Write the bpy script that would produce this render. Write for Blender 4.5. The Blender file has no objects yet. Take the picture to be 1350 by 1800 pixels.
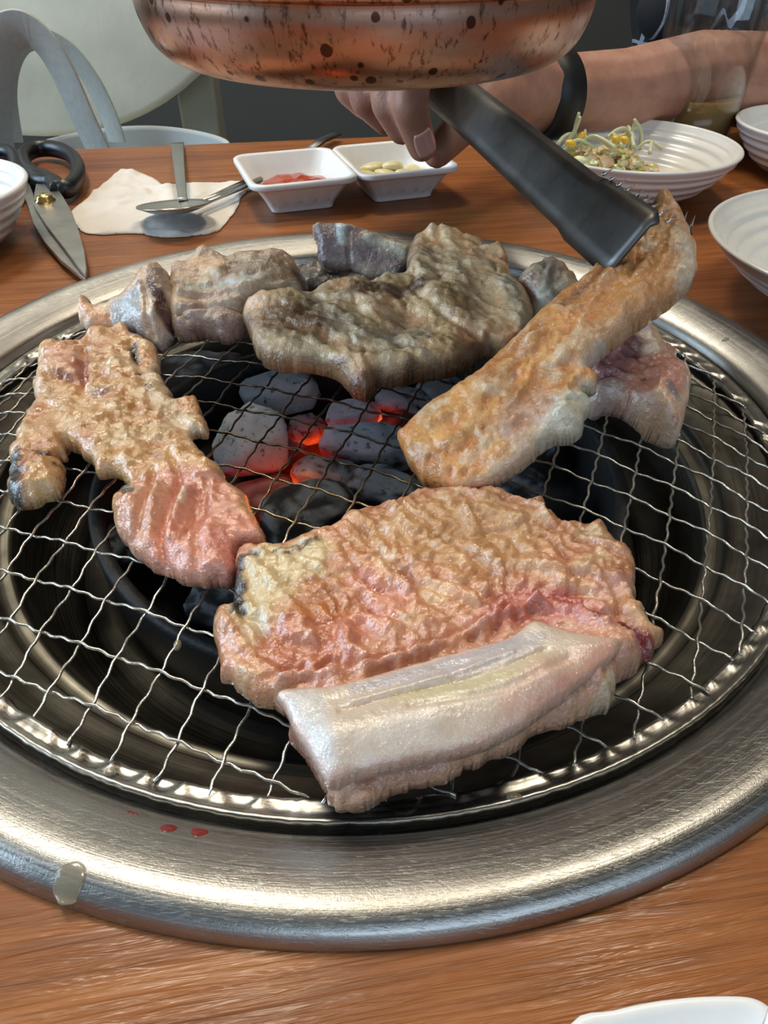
import bpy, bmesh, math, random
import numpy as np
from mathutils import Vector, Matrix
random.seed(7); RNG = np.random.default_rng(7)
SC = bpy.context.scene
COL = SC.collection
PI = math.pi
# ------------------------------------------------------------------ camera
F_PX, PITCH, CAM_H = 1250.0, 0.7163, 0.1562
cam_d = bpy.data.cameras.new('camera'); cam = bpy.data.objects.new('camera', cam_d); COL.objects.link(cam)
cam.location = (0, 0, CAM_H); cam.rotation_euler = (PI/2 - PITCH, 0, 0)
cam_d.sensor_fit = 'HORIZONTAL'; cam_d.sensor_width = 36; cam_d.lens = 36*F_PX/1350
cam_d.clip_start = 0.005; cam_d.clip_end = 50
SC.camera = cam
# ------------------------------------------------------------------ world, lights, exposure
w = bpy.data.worlds.new('world'); SC.world = w; w.use_nodes = True
w.node_tree.nodes['Background'].inputs[0].default_value = (0.75, 0.85, 1.0, 1)
w.node_tree.nodes['Background'].inputs[1].default_value = 0.25
SC.view_settings.view_transform = 'Standard'; SC.view_settings.look = 'None'
SC.view_settings.gamma = 1; SC.view_settings.use_curve_mapping = False
SC.view_settings.exposure = 0.0
def area(name, loc, target, size, size_y, power, color):
    l = bpy.data.lights.new(name, 'AREA'); l.shape = 'RECTANGLE'; l.size = size; l.size_y = size_y
    l.energy = power; l.color = color
    o = bpy.data.objects.new(name, l); COL.objects.link(o); o.location = loc
    o.rotation_euler = (Vector(target) - Vector(loc)).to_track_quat('-Z', 'Y').to_euler()
    return o
area('ceiling_lamp_light', (-0.55, 1.00, 1.66), (0, 0.2, 0), 0.45, 0.45, 21, (1.0, 0.90, 0.74))
area('ceiling_lamp_light', (0.50, 0.80, 1.66), (0, 0.2, 0), 0.32, 0.32, 9, (1.0, 0.88, 0.70))
area('ceiling_lamp_light', (-0.22, 0.40, 1.66), (0, 0.2, 0), 0.22, 0.22, 5, (1.0, 0.86, 0.66))
area('window_light_behind', (0.7, -1.75, 1.05), (0, 0.4, 0), 2.4, 1.1, 18, (0.62, 0.80, 1.0))
area('window_light_side', (-1.90, 0.25, 0.80), (0, 0.5, 0), 1.6, 1.0, 44, (0.60, 0.80, 1.0))
SC.cycles.max_bounces = 8; SC.cycles.glossy_bounces = 4; SC.cycles.transmission_bounces = 6
SC.cycles.caustics_reflective = False; SC.cycles.caustics_refractive = False
SC.cycles.sample_clamp_indirect = 4.0

# ------------------------------------------------------------------ measuring helpers: where a sight line meets a real plane
CP, SP = math.cos(PITCH), math.sin(PITCH)
CF = np.array([0, CP, -SP]); CR = np.array([1., 0, 0]); CU = np.array([0, SP, CP]); CC = np.array([0, 0, CAM_H])
def ray(px, py): return CR*(px-675)/F_PX + CU*(900-py)/F_PX + CF
def on_z(px, py, z=0.0):
    d = ray(px, py); return CC + d*(z-CAM_H)/d[2]
def at_y(px, py, y):
    d = ray(px, py); return CC + d*y/d[1]
def on_plane(px, py, o, n):
    d = ray(px, py); return CC + d*np.dot(np.array(o)-CC, n)/np.dot(d, n)

# ------------------------------------------------------------------ numpy noise
_perm = RNG.permutation(256); _perm = np.concatenate([_perm, _perm, _perm])
_grad = RNG.normal(size=(256, 3)); _grad /= np.linalg.norm(_grad, axis=1)[:, None]
def perlin(p):
    p = np.asarray(p, float); i = np.floor(p).astype(int); f = p - i; u = f*f*f*(f*(f*6-15)+10); i &= 255
    r = 0
    for a in (0, 1):
        for b in (0, 1):
            for c in (0, 1):
                h = _perm[_perm[_perm[i[..., 0]+a] + i[..., 1]+b] + i[..., 2]+c]
                g = _grad[h & 255]
                d = (g*(f - np.array([a, b, c]))).sum(-1)
                wx = u[..., 0] if a else 1-u[..., 0]; wy = u[..., 1] if b else 1-u[..., 1]; wz = u[..., 2] if c else 1-u[..., 2]
                r = r + d*wx*wy*wz
    return r*1.6
def fbm(p, octv=4, gain=0.5):
    r = 0; a = 1.0; p = np.asarray(p, float)
    for _ in range(octv):
        r = r + a*perlin(p); p = p*2.03 + 17.3; a *= gain
    return r
def sstep(a, b, x):
    t = np.clip((x-a)/(b-a), 0, 1); return t*t*(3-2*t)
def lin(c): 
    c = np.asarray(c, float)/255.0
    return np.where(c <= 0.04045, c/12.92, ((c+0.055)/1.055)**2.4)

# ------------------------------------------------------------------ materials
def new_mat(name):
    m = bpy.data.materials.new(name); m.use_nodes = True
    nt = m.node_tree; b = nt.nodes['Principled BSDF']
    return m, nt, b
def N(nt, t, **k):
    n = nt.nodes.new(t)
    for a, v in k.items():
        if a in n.inputs: n.inputs[a].default_value = v
        else: setattr(n, a, v)
    return n
def setp(b, **k):
    for a, v in k.items():
        a = a.replace('_', ' ')
        if a in b.inputs: b.inputs[a].default_value = v
def rgba(c): return (*lin(c), 1.0)
def noise(nt, scale, detail=4, rough=0.55, coord='Object', stretch=None, dist=0.0):
    tc = N(nt, 'ShaderNodeTexCoord'); out = tc.outputs[coord]
    if stretch:
        mp = N(nt, 'ShaderNodeMapping'); mp.inputs['Scale'].default_value = stretch
        nt.links.new(out, mp.inputs[0]); out = mp.outputs[0]
    n = N(nt, 'ShaderNodeTexNoise'); n.inputs['Scale'].default_value = scale; n.inputs['Detail'].default_value = detail
    n.inputs['Roughness'].default_value = rough; n.inputs['Distortion'].default_value = dist
    nt.links.new(out, n.inputs['Vector']); return n
def ramp(nt, src, stops):
    r = N(nt, 'ShaderNodeValToRGB'); e = r.color_ramp.elements
    while len(e) < len(stops): e.new(0.5)
    for el, (p, c) in zip(e, stops): el.position = p; el.color = c if len(c) == 4 else (*c, 1)
    nt.links.new(src, r.inputs[0]); return r
def bump(nt, b, src, strength, dist, prev=None):
    n = N(nt, 'ShaderNodeBump'); n.inputs['Strength'].default_value = strength; n.inputs['Distance'].default_value = dist
    nt.links.new(src, n.inputs['Height'])
    if prev: nt.links.new(prev.outputs[0], n.inputs['Normal'])
    nt.links.new(n.outputs[0], b.inputs['Normal']); return n
def mixc(nt, a, b_, fac, mode='MIX'):
    m = N(nt, 'ShaderNodeMix', data_type='RGBA', blend_type=mode)
    for s, v in ((m.inputs[0], fac), (m.inputs[6], a), (m.inputs[7], b_)):
        if hasattr(v, 'is_linked') or hasattr(v, 'links'): nt.links.new(v, s)
        else: s.default_value = v
    return m.outputs[2]
def simple(name, col, rough=0.5, metal=0.0, nscale=0, namp=0.15, bscale=0, bdist=0.0005, bstr=0.5, **kw):
    m, nt, b = new_mat(name); setp(b, Roughness=rough, Metallic=metal, **kw)
    b.inputs['Base Color'].default_value = rgba(col)
    if nscale:
        n = noise(nt, nscale, 5); c = np.array(lin(col))
        r = ramp(nt, n.outputs[0], [(0.3, tuple(c*(1-namp))), (0.7, tuple(np.clip(c*(1+namp), 0, 1)))])
        nt.links.new(r.outputs[0], b.inputs['Base Color'])
    if bscale:
        n2 = noise(nt, bscale, 4); bump(nt, b, n2.outputs[0], bstr, bdist)
    return m
def attr_mat(name, rough=0.3, coat=0.5, sss=0.15, bscale=420, bdist=0.0007, bstr=0.5, metal=0.0, colvar=0.16, coat_rough=0.1):
    m, nt, b = new_mat(name)
    a = N(nt, 'ShaderNodeAttribute', attribute_name='Col')
    n = noise(nt, 500, 5, 0.6); r = ramp(nt, n.outputs[0], [(0.25, (1-colvar,)*3), (0.75, (1+colvar,)*3)])
    c = mixc(nt, a.outputs[0], r.outputs[0], 1.0, 'MULTIPLY'); nt.links.new(c, b.inputs['Base Color'])
    setp(b, Roughness=rough, Metallic=metal, Coat_Weight=coat, Coat_Roughness=coat_rough, Subsurface_Weight=sss, Subsurface_Scale=0.004)
    b.inputs['Subsurface Radius'].default_value = (1.0, 0.35, 0.2)
    n2 = noise(nt, bscale, 5, 0.6); b1 = bump(nt, b, n2.outputs[0], bstr, bdist)
    if coat > 0:
        tc = N(nt, 'ShaderNodeTexCoord'); vo = N(nt, 'ShaderNodeTexVoronoi', feature='SMOOTH_F1'); vo.inputs['Scale'].default_value = bscale*2.3; vo.inputs['Smoothness'].default_value = 0.4
        nd = noise(nt, 240, 3, 0.5); wv = N(nt, 'ShaderNodeVectorMath', operation='MULTIPLY_ADD'); wv.inputs[1].default_value = (0.004,)*3
        nt.links.new(nd.outputs['Color'], wv.inputs[0]); nt.links.new(tc.outputs['Object'], wv.inputs[2]); nt.links.new(wv.outputs[0], vo.inputs['Vector'])
        mk = noise(nt, 110, 3, 0.5); mkr = ramp(nt, mk.outputs[0], [(0.40, (0.15,)*3), (0.62, (1.0,)*3)])
        b2 = N(nt, 'ShaderNodeBump'); b2.inputs['Distance'].default_value = bdist*0.55; setp(b, Coat_IOR=1.65)
        nt.links.new(mkr.outputs[0], b2.inputs['Strength']); nt.links.new(vo.outputs['Distance'], b2.inputs['Height']); nt.links.new(b1.outputs[0], b2.inputs['Normal']); nt.links.new(b2.outputs[0], b.inputs['Coat Normal'])
    return m
M_MEAT = attr_mat('wet_meat', rough=0.32, coat=1.0, sss=0.10, bscale=330, bdist=0.0013, bstr=0.6, coat_rough=0.03)
M_BONE = attr_mat('wet_bone_membrane', rough=0.34, coat=1.0, sss=0.12, bscale=520, bdist=0.0008, bstr=0.45, colvar=0.06, coat_rough=0.06)
M_GRILLED = attr_mat('grilled_meat', rough=0.45, coat=0.8, sss=0.06, bscale=380, bdist=0.0013, bstr=0.6, coat_rough=0.07, colvar=0.22)

def steel(name, col=(0.56, 0.55, 0.52), rough=0.28, polar=True, bstr=0.25, dirt=0.0, rscale=2600, blotch=0.10, scratch=0.0):
    m, nt, b = new_mat(name); setp(b, Metallic=1.0, Roughness=rough)
    tc = N(nt, 'ShaderNodeTexCoord'); sp = N(nt, 'ShaderNodeSeparateXYZ'); nt.links.new(tc.outputs['Object'], sp.inputs[0])
    at = N(nt, 'ShaderNodeMath', operation='ARCTAN2'); nt.links.new(sp.outputs[1], at.inputs[0]); nt.links.new(sp.outputs[0], at.inputs[1])
    ln = N(nt, 'ShaderNodeVectorMath', operation='LENGTH')
    cxy = N(nt, 'ShaderNodeCombineXYZ'); nt.links.new(sp.outputs[0], cxy.inputs[0]); nt.links.new(sp.outputs[1], cxy.inputs[1])
    nt.links.new(cxy.outputs[0], ln.inputs[0])
    cv = N(nt, 'ShaderNodeCombineXYZ')
    ma = N(nt, 'ShaderNodeMath', operation='MULTIPLY'); ma.inputs[1].default_value = 2.2; nt.links.new(at.outputs[0], ma.inputs[0])
    mr = N(nt, 'ShaderNodeMath', operation='MULTIPLY'); mr.inputs[1].default_value = rscale; nt.links.new(ln.outputs['Value'], mr.inputs[0])
    mz = N(nt, 'ShaderNodeMath', operation='MULTIPLY'); mz.inputs[1].default_value = rscale; nt.links.new(sp.outputs[2], mz.inputs[0])
    nt.links.new(ma.outputs[0], cv.inputs[0]); nt.links.new(mr.outputs[0], cv.inputs[1]); nt.links.new(mz.outputs[0], cv.inputs[2])
    nz = N(nt, 'ShaderNodeTexNoise'); nz.inputs['Scale'].default_value = 1.0; nz.inputs['Detail'].default_value = 3
    nt.links.new((cv if polar else tc).outputs[0 if polar else 'Object'], nz.inputs['Vector'])
    bl = noise(nt, 45, 5, 0.6)
    c0 = np.array(col)
    rc = ramp(nt, bl.outputs[0], [(0.3, tuple(c0*(1-blotch-dirt))), (0.7, tuple(np.clip(c0*(1+blotch), 0, 1)))])
    nt.links.new(rc.outputs[0], b.inputs['Base Color'])
    rr = ramp(nt, nz.outputs[0], [(0.3, (rough*0.75,)*3), (0.75, (min(1, rough*1.35),)*3)]); nt.links.new(rr.outputs[0], b.inputs['Roughness'])
    b1 = bump(nt, b, nz.outputs[0], bstr, 0.00012)
    if scratch:
        v = N(nt, 'ShaderNodeTexNoise'); v.inputs['Scale'].default_value = 900; v.inputs['Detail'].default_value = 6; v.inputs['Distortion'].default_value = 1.5
        nt.links.new(tc.outputs['Object'], v.inputs['Vector'])
        prev = bump(nt, b, v.outputs[0], scratch, 0.00025, b1); rgh = rr.outputs[0]
        for ang in (0.9, 2.2, 0.2):   # short wiping scratches in several directions
            mp = N(nt, 'ShaderNodeMapping'); mp.inputs['Rotation'].default_value = (0, 0, ang); mp.inputs['Scale'].default_value = (260, 3000, 300); nt.links.new(tc.outputs['Object'], mp.inputs[0])
            nn_ = N(nt, 'ShaderNodeTexNoise'); nn_.inputs['Scale'].default_value = 1; nn_.inputs['Detail'].default_value = 2; nt.links.new(mp.outputs[0], nn_.inputs['Vector'])
            th = ramp(nt, nn_.outputs[0], [(0.64, (0, 0, 0)), (0.70, (1, 1, 1))]); prev = bump(nt, b, th.outputs[0], 0.15, 0.0002, prev)
            rgh = mixc(nt, rgh, (0.45, 0.45, 0.45, 1), th.outputs[0])
        nt.links.new(rgh, b.inputs['Roughness'])
    return m
M_RING = steel('worn_stainless', (0.40, 0.393, 0.37), 0.34, scratch=0.22, bstr=0.25)
M_WELL = steel('sooty_steel_well', (0.23, 0.215, 0.175), 0.40, dirt=0.2, bstr=0.12, blotch=0.2)
M_BAND = steel('net_band_steel', (0.34, 0.33, 0.30), 0.30, bstr=0.15)
M_CUTLERY = steel('cutlery_steel', (0.55, 0.53, 0.48), 0.25, polar=False, bstr=0.05)
M_TONG = steel('dull_tong_steel', (0.15, 0.148, 0.143), 0.48, polar=False, bstr=0.3, blotch=0.35, rscale=400)
M_TOOTH = steel('bright_tooth_steel', (0.75, 0.78, 0.8), 0.2, polar=False, bstr=0.05)
M_BLADE = steel('scissor_blade_steel', (0.42, 0.41, 0.38), 0.33, polar=False, bstr=0.2, blotch=0.25)
M_BRASS = steel('brass_screw', (0.75, 0.58, 0.22), 0.25, polar=False, bstr=0.1)
M_IRON = simple('black_cast_iron', (20, 20, 20), 0.6, 0.0, nscale=60, namp=0.4, bscale=500, bdist=0.0006)
def mat_wire():
    m, nt, b = new_mat('net_wire'); a = N(nt, 'ShaderNodeAttribute', attribute_name='Col')
    nt.links.new(a.outputs[0], b.inputs['Base Color']); setp(b, Metallic=0.9, Roughness=0.27)
    n = noise(nt, 900, 3); bump(nt, b, n.outputs[0], 0.3, 0.0003); return m
M_WIRE = mat_wire()
def mat_coal():
    m, nt, b = new_mat('ashy_charcoal'); a = N(nt, 'ShaderNodeAttribute', attribute_name='Col'); g = N(nt, 'ShaderNodeAttribute', attribute_name='glow')
    n = noise(nt, 260, 6, 0.65); r = ramp(nt, n.outputs[0], [(0.36, (0.25,)*3), (0.42, (1.0,)*3), (0.8, (1.15,)*3)])
    c = mixc(nt, a.outputs[0], r.outputs[0], 1.0, 'MULTIPLY'); nt.links.new(c, b.inputs['Base Color'])
    setp(b, Roughness=0.85); bump(nt, b, n.outputs[0], 0.5, 0.0012)
    er = ramp(nt, g.outputs['Fac'], [(0.0, (0, 0, 0)), (0.35, (0.30, 0.008, 0.0)), (0.7, (1.0, 0.07, 0.01)), (1.0, (1.0, 0.30, 0.06))])
    nt.links.new(er.outputs[0], b.inputs['Emission Color']); b.inputs['Emission Strength'].default_value = 0.75
    return m
M_COAL = mat_coal()
def mat_copper():
    m, nt, b = new_mat('spotted_copper'); setp(b, Metallic=1.0, Roughness=0.3)
    n1 = noise(nt, 18, 5, 0.6, stretch=(1, 1, 2.5)); r1 = ramp(nt, n1.outputs[0], [(0.3, rgba((194, 130, 92))), (0.5, rgba((192, 146, 122))), (0.72, rgba((196, 174, 164)))])
    v = N(nt, 'ShaderNodeTexVoronoi'); v.inputs['Scale'].default_value = 105; tc = N(nt, 'ShaderNodeTexCoord')
    nt.links.new(tc.outputs['Object'], v.inputs['Vector'])
    nn = noise(nt, 60, 3); sub = N(nt, 'ShaderNodeMath', operation='SUBTRACT'); mu = N(nt, 'ShaderNodeMath', operation='MULTIPLY'); mu.inputs[1].default_value = 0.36
    nt.links.new(nn.outputs[0], mu.inputs[0]); nt.links.new(v.outputs['Distance'], sub.inputs[0]); nt.links.new(mu.outputs[0], sub.inputs[1])
    rs = ramp(nt, sub.outputs[0], [(0.0, (0.9,)*3), (0.0, (0.9,)*3), (0.03, (0.0,)*3)])
    rs.color_ramp.elements[0].position = -0.0
    n3 = noise(nt, 420, 4, 0.7, stretch=(1, 1, 0.45)); rs3 = ramp(nt, n3.outputs[0], [(0.54, (0.0,)*3), (0.66, (0.75,)*3)])
    ad = N(nt, 'ShaderNodeMath', operation='MAXIMUM'); nt.links.new(rs.outputs[0], ad.inputs[0]); nt.links.new(rs3.outputs[0], ad.inputs[1])
    c = mixc(nt, r1.outputs[0], rgba((70, 38, 26)), ad.outputs[0]); nt.links.new(c, b.inputs['Base Color'])
    rr = ramp(nt, n1.outputs[0], [(0.3, (0.24,)*3), (0.7, (0.38,)*3)]); nt.links.new(rr.outputs[0], b.inputs['Roughness'])
    bump(nt, b, n3.outputs[0], 0.2, 0.0003); return m
M_COPPER = mat_copper()
def mat_wood():
    m, nt, b = new_mat('laminate_wood'); setp(b, Roughness=0.45, Specular_IOR_Level=0.35, Coat_Weight=0.25, Coat_Roughness=0.14)
    a = noise(nt, 1.0, 6, 0.6, stretch=(9, 150, 9), dist=0.4); g = noise(nt, 1.0, 4, 0.7, stretch=(30, 900, 30)); big = noise(nt, 1.0, 3, 0.5, stretch=(1.6, 22, 1), dist=0.3)
    r = ramp(nt, a.outputs[0], [(0.25, rgba((112, 62, 28))), (0.5, rgba((144, 84, 38))), (0.75, rgba((164, 102, 50)))])
    r2 = ramp(nt, g.outputs[0], [(0.32, (0.68,)*3), (0.5, (1.0,)*3), (0.8, (1.1,)*3)])
    r3 = ramp(nt, big.outputs[0], [(0.35, (0.80, 0.72, 0.70)), (0.5, (1.0,)*3), (0.62, (1.12, 1.12, 1.1))])
    c = mixc(nt, r.outputs[0], r2.outputs[0], 0.9, 'MULTIPLY'); c = mixc(nt, c, r3.outputs[0], 1.0, 'MULTIPLY'); nt.links.new(c, b.inputs['Base Color'])
    wv = noise(nt, 1.0, 3, 0.6, stretch=(24, 520, 24), dist=1.2)
    b1 = bump(nt, b, wv.outputs[0], 0.55, 0.0009); nt.links.new(b1.outputs[0], b.inputs['Coat Normal'])
    return m
M_WOOD = mat_wood()
M_CERAMIC = simple('white_ceramic', (226, 224, 218), 0.28, nscale=160, namp=0.03, bscale=260, bdist=0.0003, bstr=0.3, Coat_Weight=0.4, Coat_Roughness=0.15)
M_MELAMINE = simple('white_melamine', (228, 228, 226), 0.33, nscale=200, namp=0.02)
M_NAPKIN = simple('paper_napkin', (226, 218, 208), 0.95, nscale=60, namp=0.03, bscale=1400, bdist=0.0006, bstr=0.6)
M_BLACK = simple('black_plastic', (22, 22, 24), 0.38, bscale=900, bdist=0.0002)
M_CANVAS = simple('canvas_strap', (176, 176, 168), 0.9, nscale=200, namp=0.08, bscale=1500, bdist=0.0006)
M_BAG = simple('pale_tote', (196, 200, 198), 0.85, bscale=900, bdist=0.0004)
M_CHAIR = simple('cream_painted_wood', (236, 228, 204), 0.42, nscale=14, namp=0.10, bscale=120, bdist=0.0005)
M_CHAIR2 = simple('grey_cream_wood', (168, 166, 146), 0.5, nscale=25, namp=0.1)
M_WALL = simple('dark_olive_wall', (66, 65, 60), 0.85, nscale=6, namp=0.06)
M_WALL2 = simple('grey_wall', (150, 148, 142), 0.85, nscale=4, namp=0.05)
M_FLOOR = simple('grey_floor', (92, 92, 92), 0.5, nscale=8, namp=0.08)
M_CEIL = simple('ceiling_paint', (128, 124, 116), 0.9, nscale=4, namp=0.04)
M_NAIL = simple('finger_nail', (206, 160, 150), 0.3, Coat_Weight=0.3)
M_BANDBLK = simple('black_rubber_band', (14, 14, 16), 0.5)
M_SAUCE = simple('red_bean_paste', (176, 66, 34), 0.3, nscale=300, namp=0.3, bscale=400, bdist=0.0015, Coat_Weight=0.7)
M_GARLIC = simple('garlic_flesh', (218, 208, 160), 0.3, nscale=200, namp=0.08, Subsurface_Weight=0.2, Subsurface_Scale=0.003)
def mat_skin():
    m, nt, b = new_mat('skin'); n = noise(nt, 60, 5, 0.6); r = ramp(nt, n.outputs[0], [(0.3, rgba((158, 112, 92))), (0.7, rgba((184, 138, 118)))])
    nt.links.new(r.outputs[0], b.inputs['Base Color']); setp(b, Roughness=0.48, Subsurface_Weight=0.15, Subsurface_Scale=0.006)
    b.inputs['Subsurface Radius'].default_value = (1, 0.4, 0.25)
    n2 = noise(nt, 700, 4); bump(nt, b, n2.outputs[0], 0.35, 0.0006); return m
M_SKIN = mat_skin()
def mat_shirt():
    m, nt, b = new_mat('black_windowpane_check_cloth'); setp(b, Roughness=0.9)
    tc = N(nt, 'ShaderNodeTexCoord'); sp = N(nt, 'ShaderNodeSeparateXYZ')
    wn = noise(nt, 14, 2)
    ad = N(nt, 'ShaderNodeVectorMath', operation='MULTIPLY_ADD'); ad.inputs[1].default_value = (0.018,)*3
    nt.links.new(wn.outputs['Color'], ad.inputs[0]); nt.links.new(tc.outputs['Object'], ad.inputs[2]); nt.links.new(ad.outputs[0], sp.inputs[0])
    outs = []
    for k in (0, 2):
        md = N(nt, 'ShaderNodeMath', operation='PINGPONG'); md.inputs[1].default_value = 0.026; nt.links.new(sp.outputs[k], md.inputs[0])
        lt = N(nt, 'ShaderNodeMath', operation='LESS_THAN'); lt.inputs[1].default_value = 0.0014; nt.links.new(md.outputs[0], lt.inputs[0]); outs.append(lt)
    mx = N(nt, 'ShaderNodeMath', operation='MAXIMUM'); nt.links.new(outs[0].outputs[0], mx.inputs[0]); nt.links.new(outs[1].outputs[0], mx.inputs[1])
    n = noise(nt, 500, 3); mm = N(nt, 'ShaderNodeMath', operation='MULTIPLY'); nt.links.new(mx.outputs[0], mm.inputs[0]); nt.links.new(n.outputs[0], mm.inputs[1])
    c = mixc(nt, rgba((17, 17, 22)), rgba((190, 195, 215)), mm.outputs[0]); nt.links.new(c, b.inputs['Base Color']); return m
M_SHIRT = mat_shirt()
def mat_glass(name, col, rough=0.0, ior=1.45):
    m, nt, b = new_mat(name); setp(b, Transmission_Weight=1.0, Roughness=rough, IOR=ior); b.inputs['Base Color'].default_value = (*col, 1); return m
def mat_thin_glass():
    m = bpy.data.materials.new('clear_glass'); m.use_nodes = True; nt = m.node_tree; nt.nodes.clear()
    out = N(nt, 'ShaderNodeOutputMaterial'); mx = N(nt, 'ShaderNodeMixShader'); tr = N(nt, 'ShaderNodeBsdfTransparent'); gl = N(nt, 'ShaderNodeBsdfGlossy'); lw = N(nt, 'ShaderNodeLayerWeight'); fr = N(nt, 'ShaderNodeMath', operation='POWER')
    tr.inputs[0].default_value = (0.93, 0.95, 0.95, 1); gl.inputs['Roughness'].default_value = 0.03; lw.inputs['Blend'].default_value = 0.5; fr.inputs[1].default_value = 3.2; nt.links.new(lw.outputs['Facing'], fr.inputs[0])
    ad = N(nt, 'ShaderNodeMath', operation='MULTIPLY_ADD'); ad.inputs[1].default_value = 0.6; ad.inputs[2].default_value = 0.035; nt.links.new(fr.outputs[0], ad.inputs[0]); nt.links.new(ad.outputs[0], mx.inputs[0]); nt.links.new(tr.outputs[0], mx.inputs[1]); nt.links.new(gl.outputs[0], mx.inputs[2]); nt.links.new(mx.outputs[0], out.inputs[0]); return m
M_GLASS = mat_thin_glass()
M_DRINK = simple('cloudy_brown_drink', (146, 112, 62), 0.15, Subsurface_Weight=0.3, Subsurface_Scale=0.01)
M_GREASE = simple('grease_drop', (150, 142, 120), 0.15, Alpha=0.55, Coat_Weight=0.5)
M_BLOOD = simple('meat_juice_spot', (120, 38, 34), 0.2, nscale=500, namp=0.3, Coat_Weight=0.4)

# ------------------------------------------------------------------ object helpers
def mesh_obj(name, verts, faces, mat=None, parent=None, smooth=True, cols=None, attrs=None):
    me = bpy.data.meshes.new(name)
    verts = np.asarray(verts, float); me.from_pydata([tuple(v) for v in verts], [], [tuple(int(i) for i in f) for f in faces]); me.update()
    if smooth: me.polygons.foreach_set('use_smooth', [True]*len(me.polygons))
    if cols is not None:
        a = me.color_attributes.new('Col', 'FLOAT_COLOR', 'POINT')
        c = np.ones((len(verts), 4)); c[:, :3] = cols; a.data.foreach_set('color', c.ravel())
    if attrs:
        for k, v in attrs.items():
            a = me.attributes.new(k, 'FLOAT', 'POINT'); a.data.foreach_set('value', np.asarray(v, float))
    o = bpy.data.objects.new(name, me); COL.objects.link(o)
    if mat: me.materials.append(mat)
    if parent: o.parent = parent
    return o
def fix_normals(o):
    bm = bmesh.new(); bm.from_mesh(o.data); bmesh.ops.recalc_face_normals(bm, faces=bm.faces); bm.to_mesh(o.data); bm.free()
    return o
def empty(name, loc=(0, 0, 0)):
    o = bpy.data.objects.new(name, None); o.empty_display_size = 0.01; COL.objects.link(o); o.location = loc; return o
def tag(o, label=None, cat=None, group=None, kind=None):
    if label: o['label'] = label
    if cat: o['category'] = cat
    if group: o['group'] = group
    if kind: o['kind'] = kind
    return o
def lathe(profile, seg=96, center=(0, 0, 0), ry=1.0, closed=False):
    p = np.array(profile, float); n = len(p); a = np.linspace(0, 2*PI, seg, endpoint=False)
    V = np.stack([p[:, 0][:, None]*np.cos(a), p[:, 0][:, None]*np.sin(a)*ry, np.repeat(p[:, 1][:, None], seg, 1)], -1).reshape(-1, 3) + np.array(center)
    Fc = []
    rng = range(n) if closed else range(n-1)
    for i in rng:
        i2 = (i+1) % n
        for k in range(seg):
            k2 = (k+1) % seg; Fc.append((i*seg+k, i*seg+k2, i2*seg+k2, i2*seg+k))
    return V, Fc
def tube(pts, r, sides=6, caps=True, closed=False, flat=1.0):
    P = np.array(pts, float); n = len(P); r = np.broadcast_to(np.array(r, float), (n,))
    T = np.gradient(P, axis=0)
    if closed: T = np.roll(P, -1, 0) - np.roll(P, 1, 0)
    T /= np.linalg.norm(T, axis=1)[:, None] + 1e-12
    up = np.array([0, 0, 1.]); 
    if abs(T[:, 2]).mean() > 0.85: up = np.array([0, 1., 0])
    A = np.cross(T, up); A /= np.linalg.norm(A, axis=1)[:, None] + 1e-12; B = np.cross(A, T)
    a = np.linspace(0, 2*PI, sides, endpoint=False)
    V = P[:, None] + r[:, None, None]*(np.cos(a)[None, :, None]*A[:, None] + flat*np.sin(a)[None, :, None]*B[:, None]); V = V.reshape(-1, 3)
    Fc = []
    for i in range(n if closed else n-1):
        j = (i+1) % n
        for k in range(sides):
            k2 = (k+1) % sides; Fc.append((i*sides+k, j*sides+k, j*sides+k2, i*sides+k2))
    if caps and not closed: Fc += [tuple(range(sides)), tuple(range(n*sides-1, (n-1)*sides-1, -1))]
    return V, Fc
def catmull(P, per=6, closed=True):
    P = np.array(P, float); n = len(P); out = []
    for i in range(n if closed else n-1):
        if closed: p0, p1, p2, p3 = P[(i-1) % n], P[i], P[(i+1) % n], P[(i+2) % n]
        else: p0, p1, p2, p3 = P[max(i-1, 0)], P[i], P[i+1], P[min(i+2, n-1)]
        for t in np.linspace(0, 1, per, endpoint=False):
            out.append(0.5*((2*p1) + (-p0+p2)*t + (2*p0-5*p1+4*p2-p3)*t*t + (-p0+3*p1-3*p2+p3)*t**3))
    if not closed: out.append(P[-1])
    return np.array(out)
def seg_dist(Q, A, B):
    """distance of points Q (n,2) to segments A-B (m,2): min distance, closest point"""
    best = np.full(len(Q), 1e9); cp = np.zeros_like(Q)
    for a, b in zip(A, B):
        ab = b-a; t = np.clip(((Q-a)@ab)/(ab@ab+1e-18), 0, 1); c = a+t[:, None]*ab; d = np.hypot(*(Q-c).T)
        m = d < best; best[m] = d[m]; cp[m] = c[m]
    return best, cp
def inside(Q, P):
    x, y = Q.T; r = np.zeros(len(Q), bool); n = len(P)
    for i in range(n):
        x1, y1 = P[i]; x2, y2 = P[(i+1) % n]
        c = (y1 > y) != (y2 > y)
        if y2 != y1: r ^= c & (x < (x2-x1)*(y-y1)/(y2-y1)+x1)
    return r
def extrude_poly(name, P3, n, h, mat, parent=None, bevel=0.0):
    """solid plate: polygon P3 (k,3) thickened by h along n"""
    P3 = np.array(P3, float); k = len(P3); n = np.array(n, float)
    V = np.concatenate([P3, P3 + n*h]); Fc = [tuple(range(k-1, -1, -1)), tuple(range(k, 2*k))] + [(i, (i+1) % k, k+(i+1) % k, k+i) for i in range(k)]
    o = mesh_obj(name, V, Fc, mat, parent, smooth=False); fix_normals(o)
    if bevel:
        b = o.modifiers.new('b', 'BEVEL'); b.width = bevel; b.segments = 2; b.limit_method = 'ANGLE'
    return o
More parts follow.
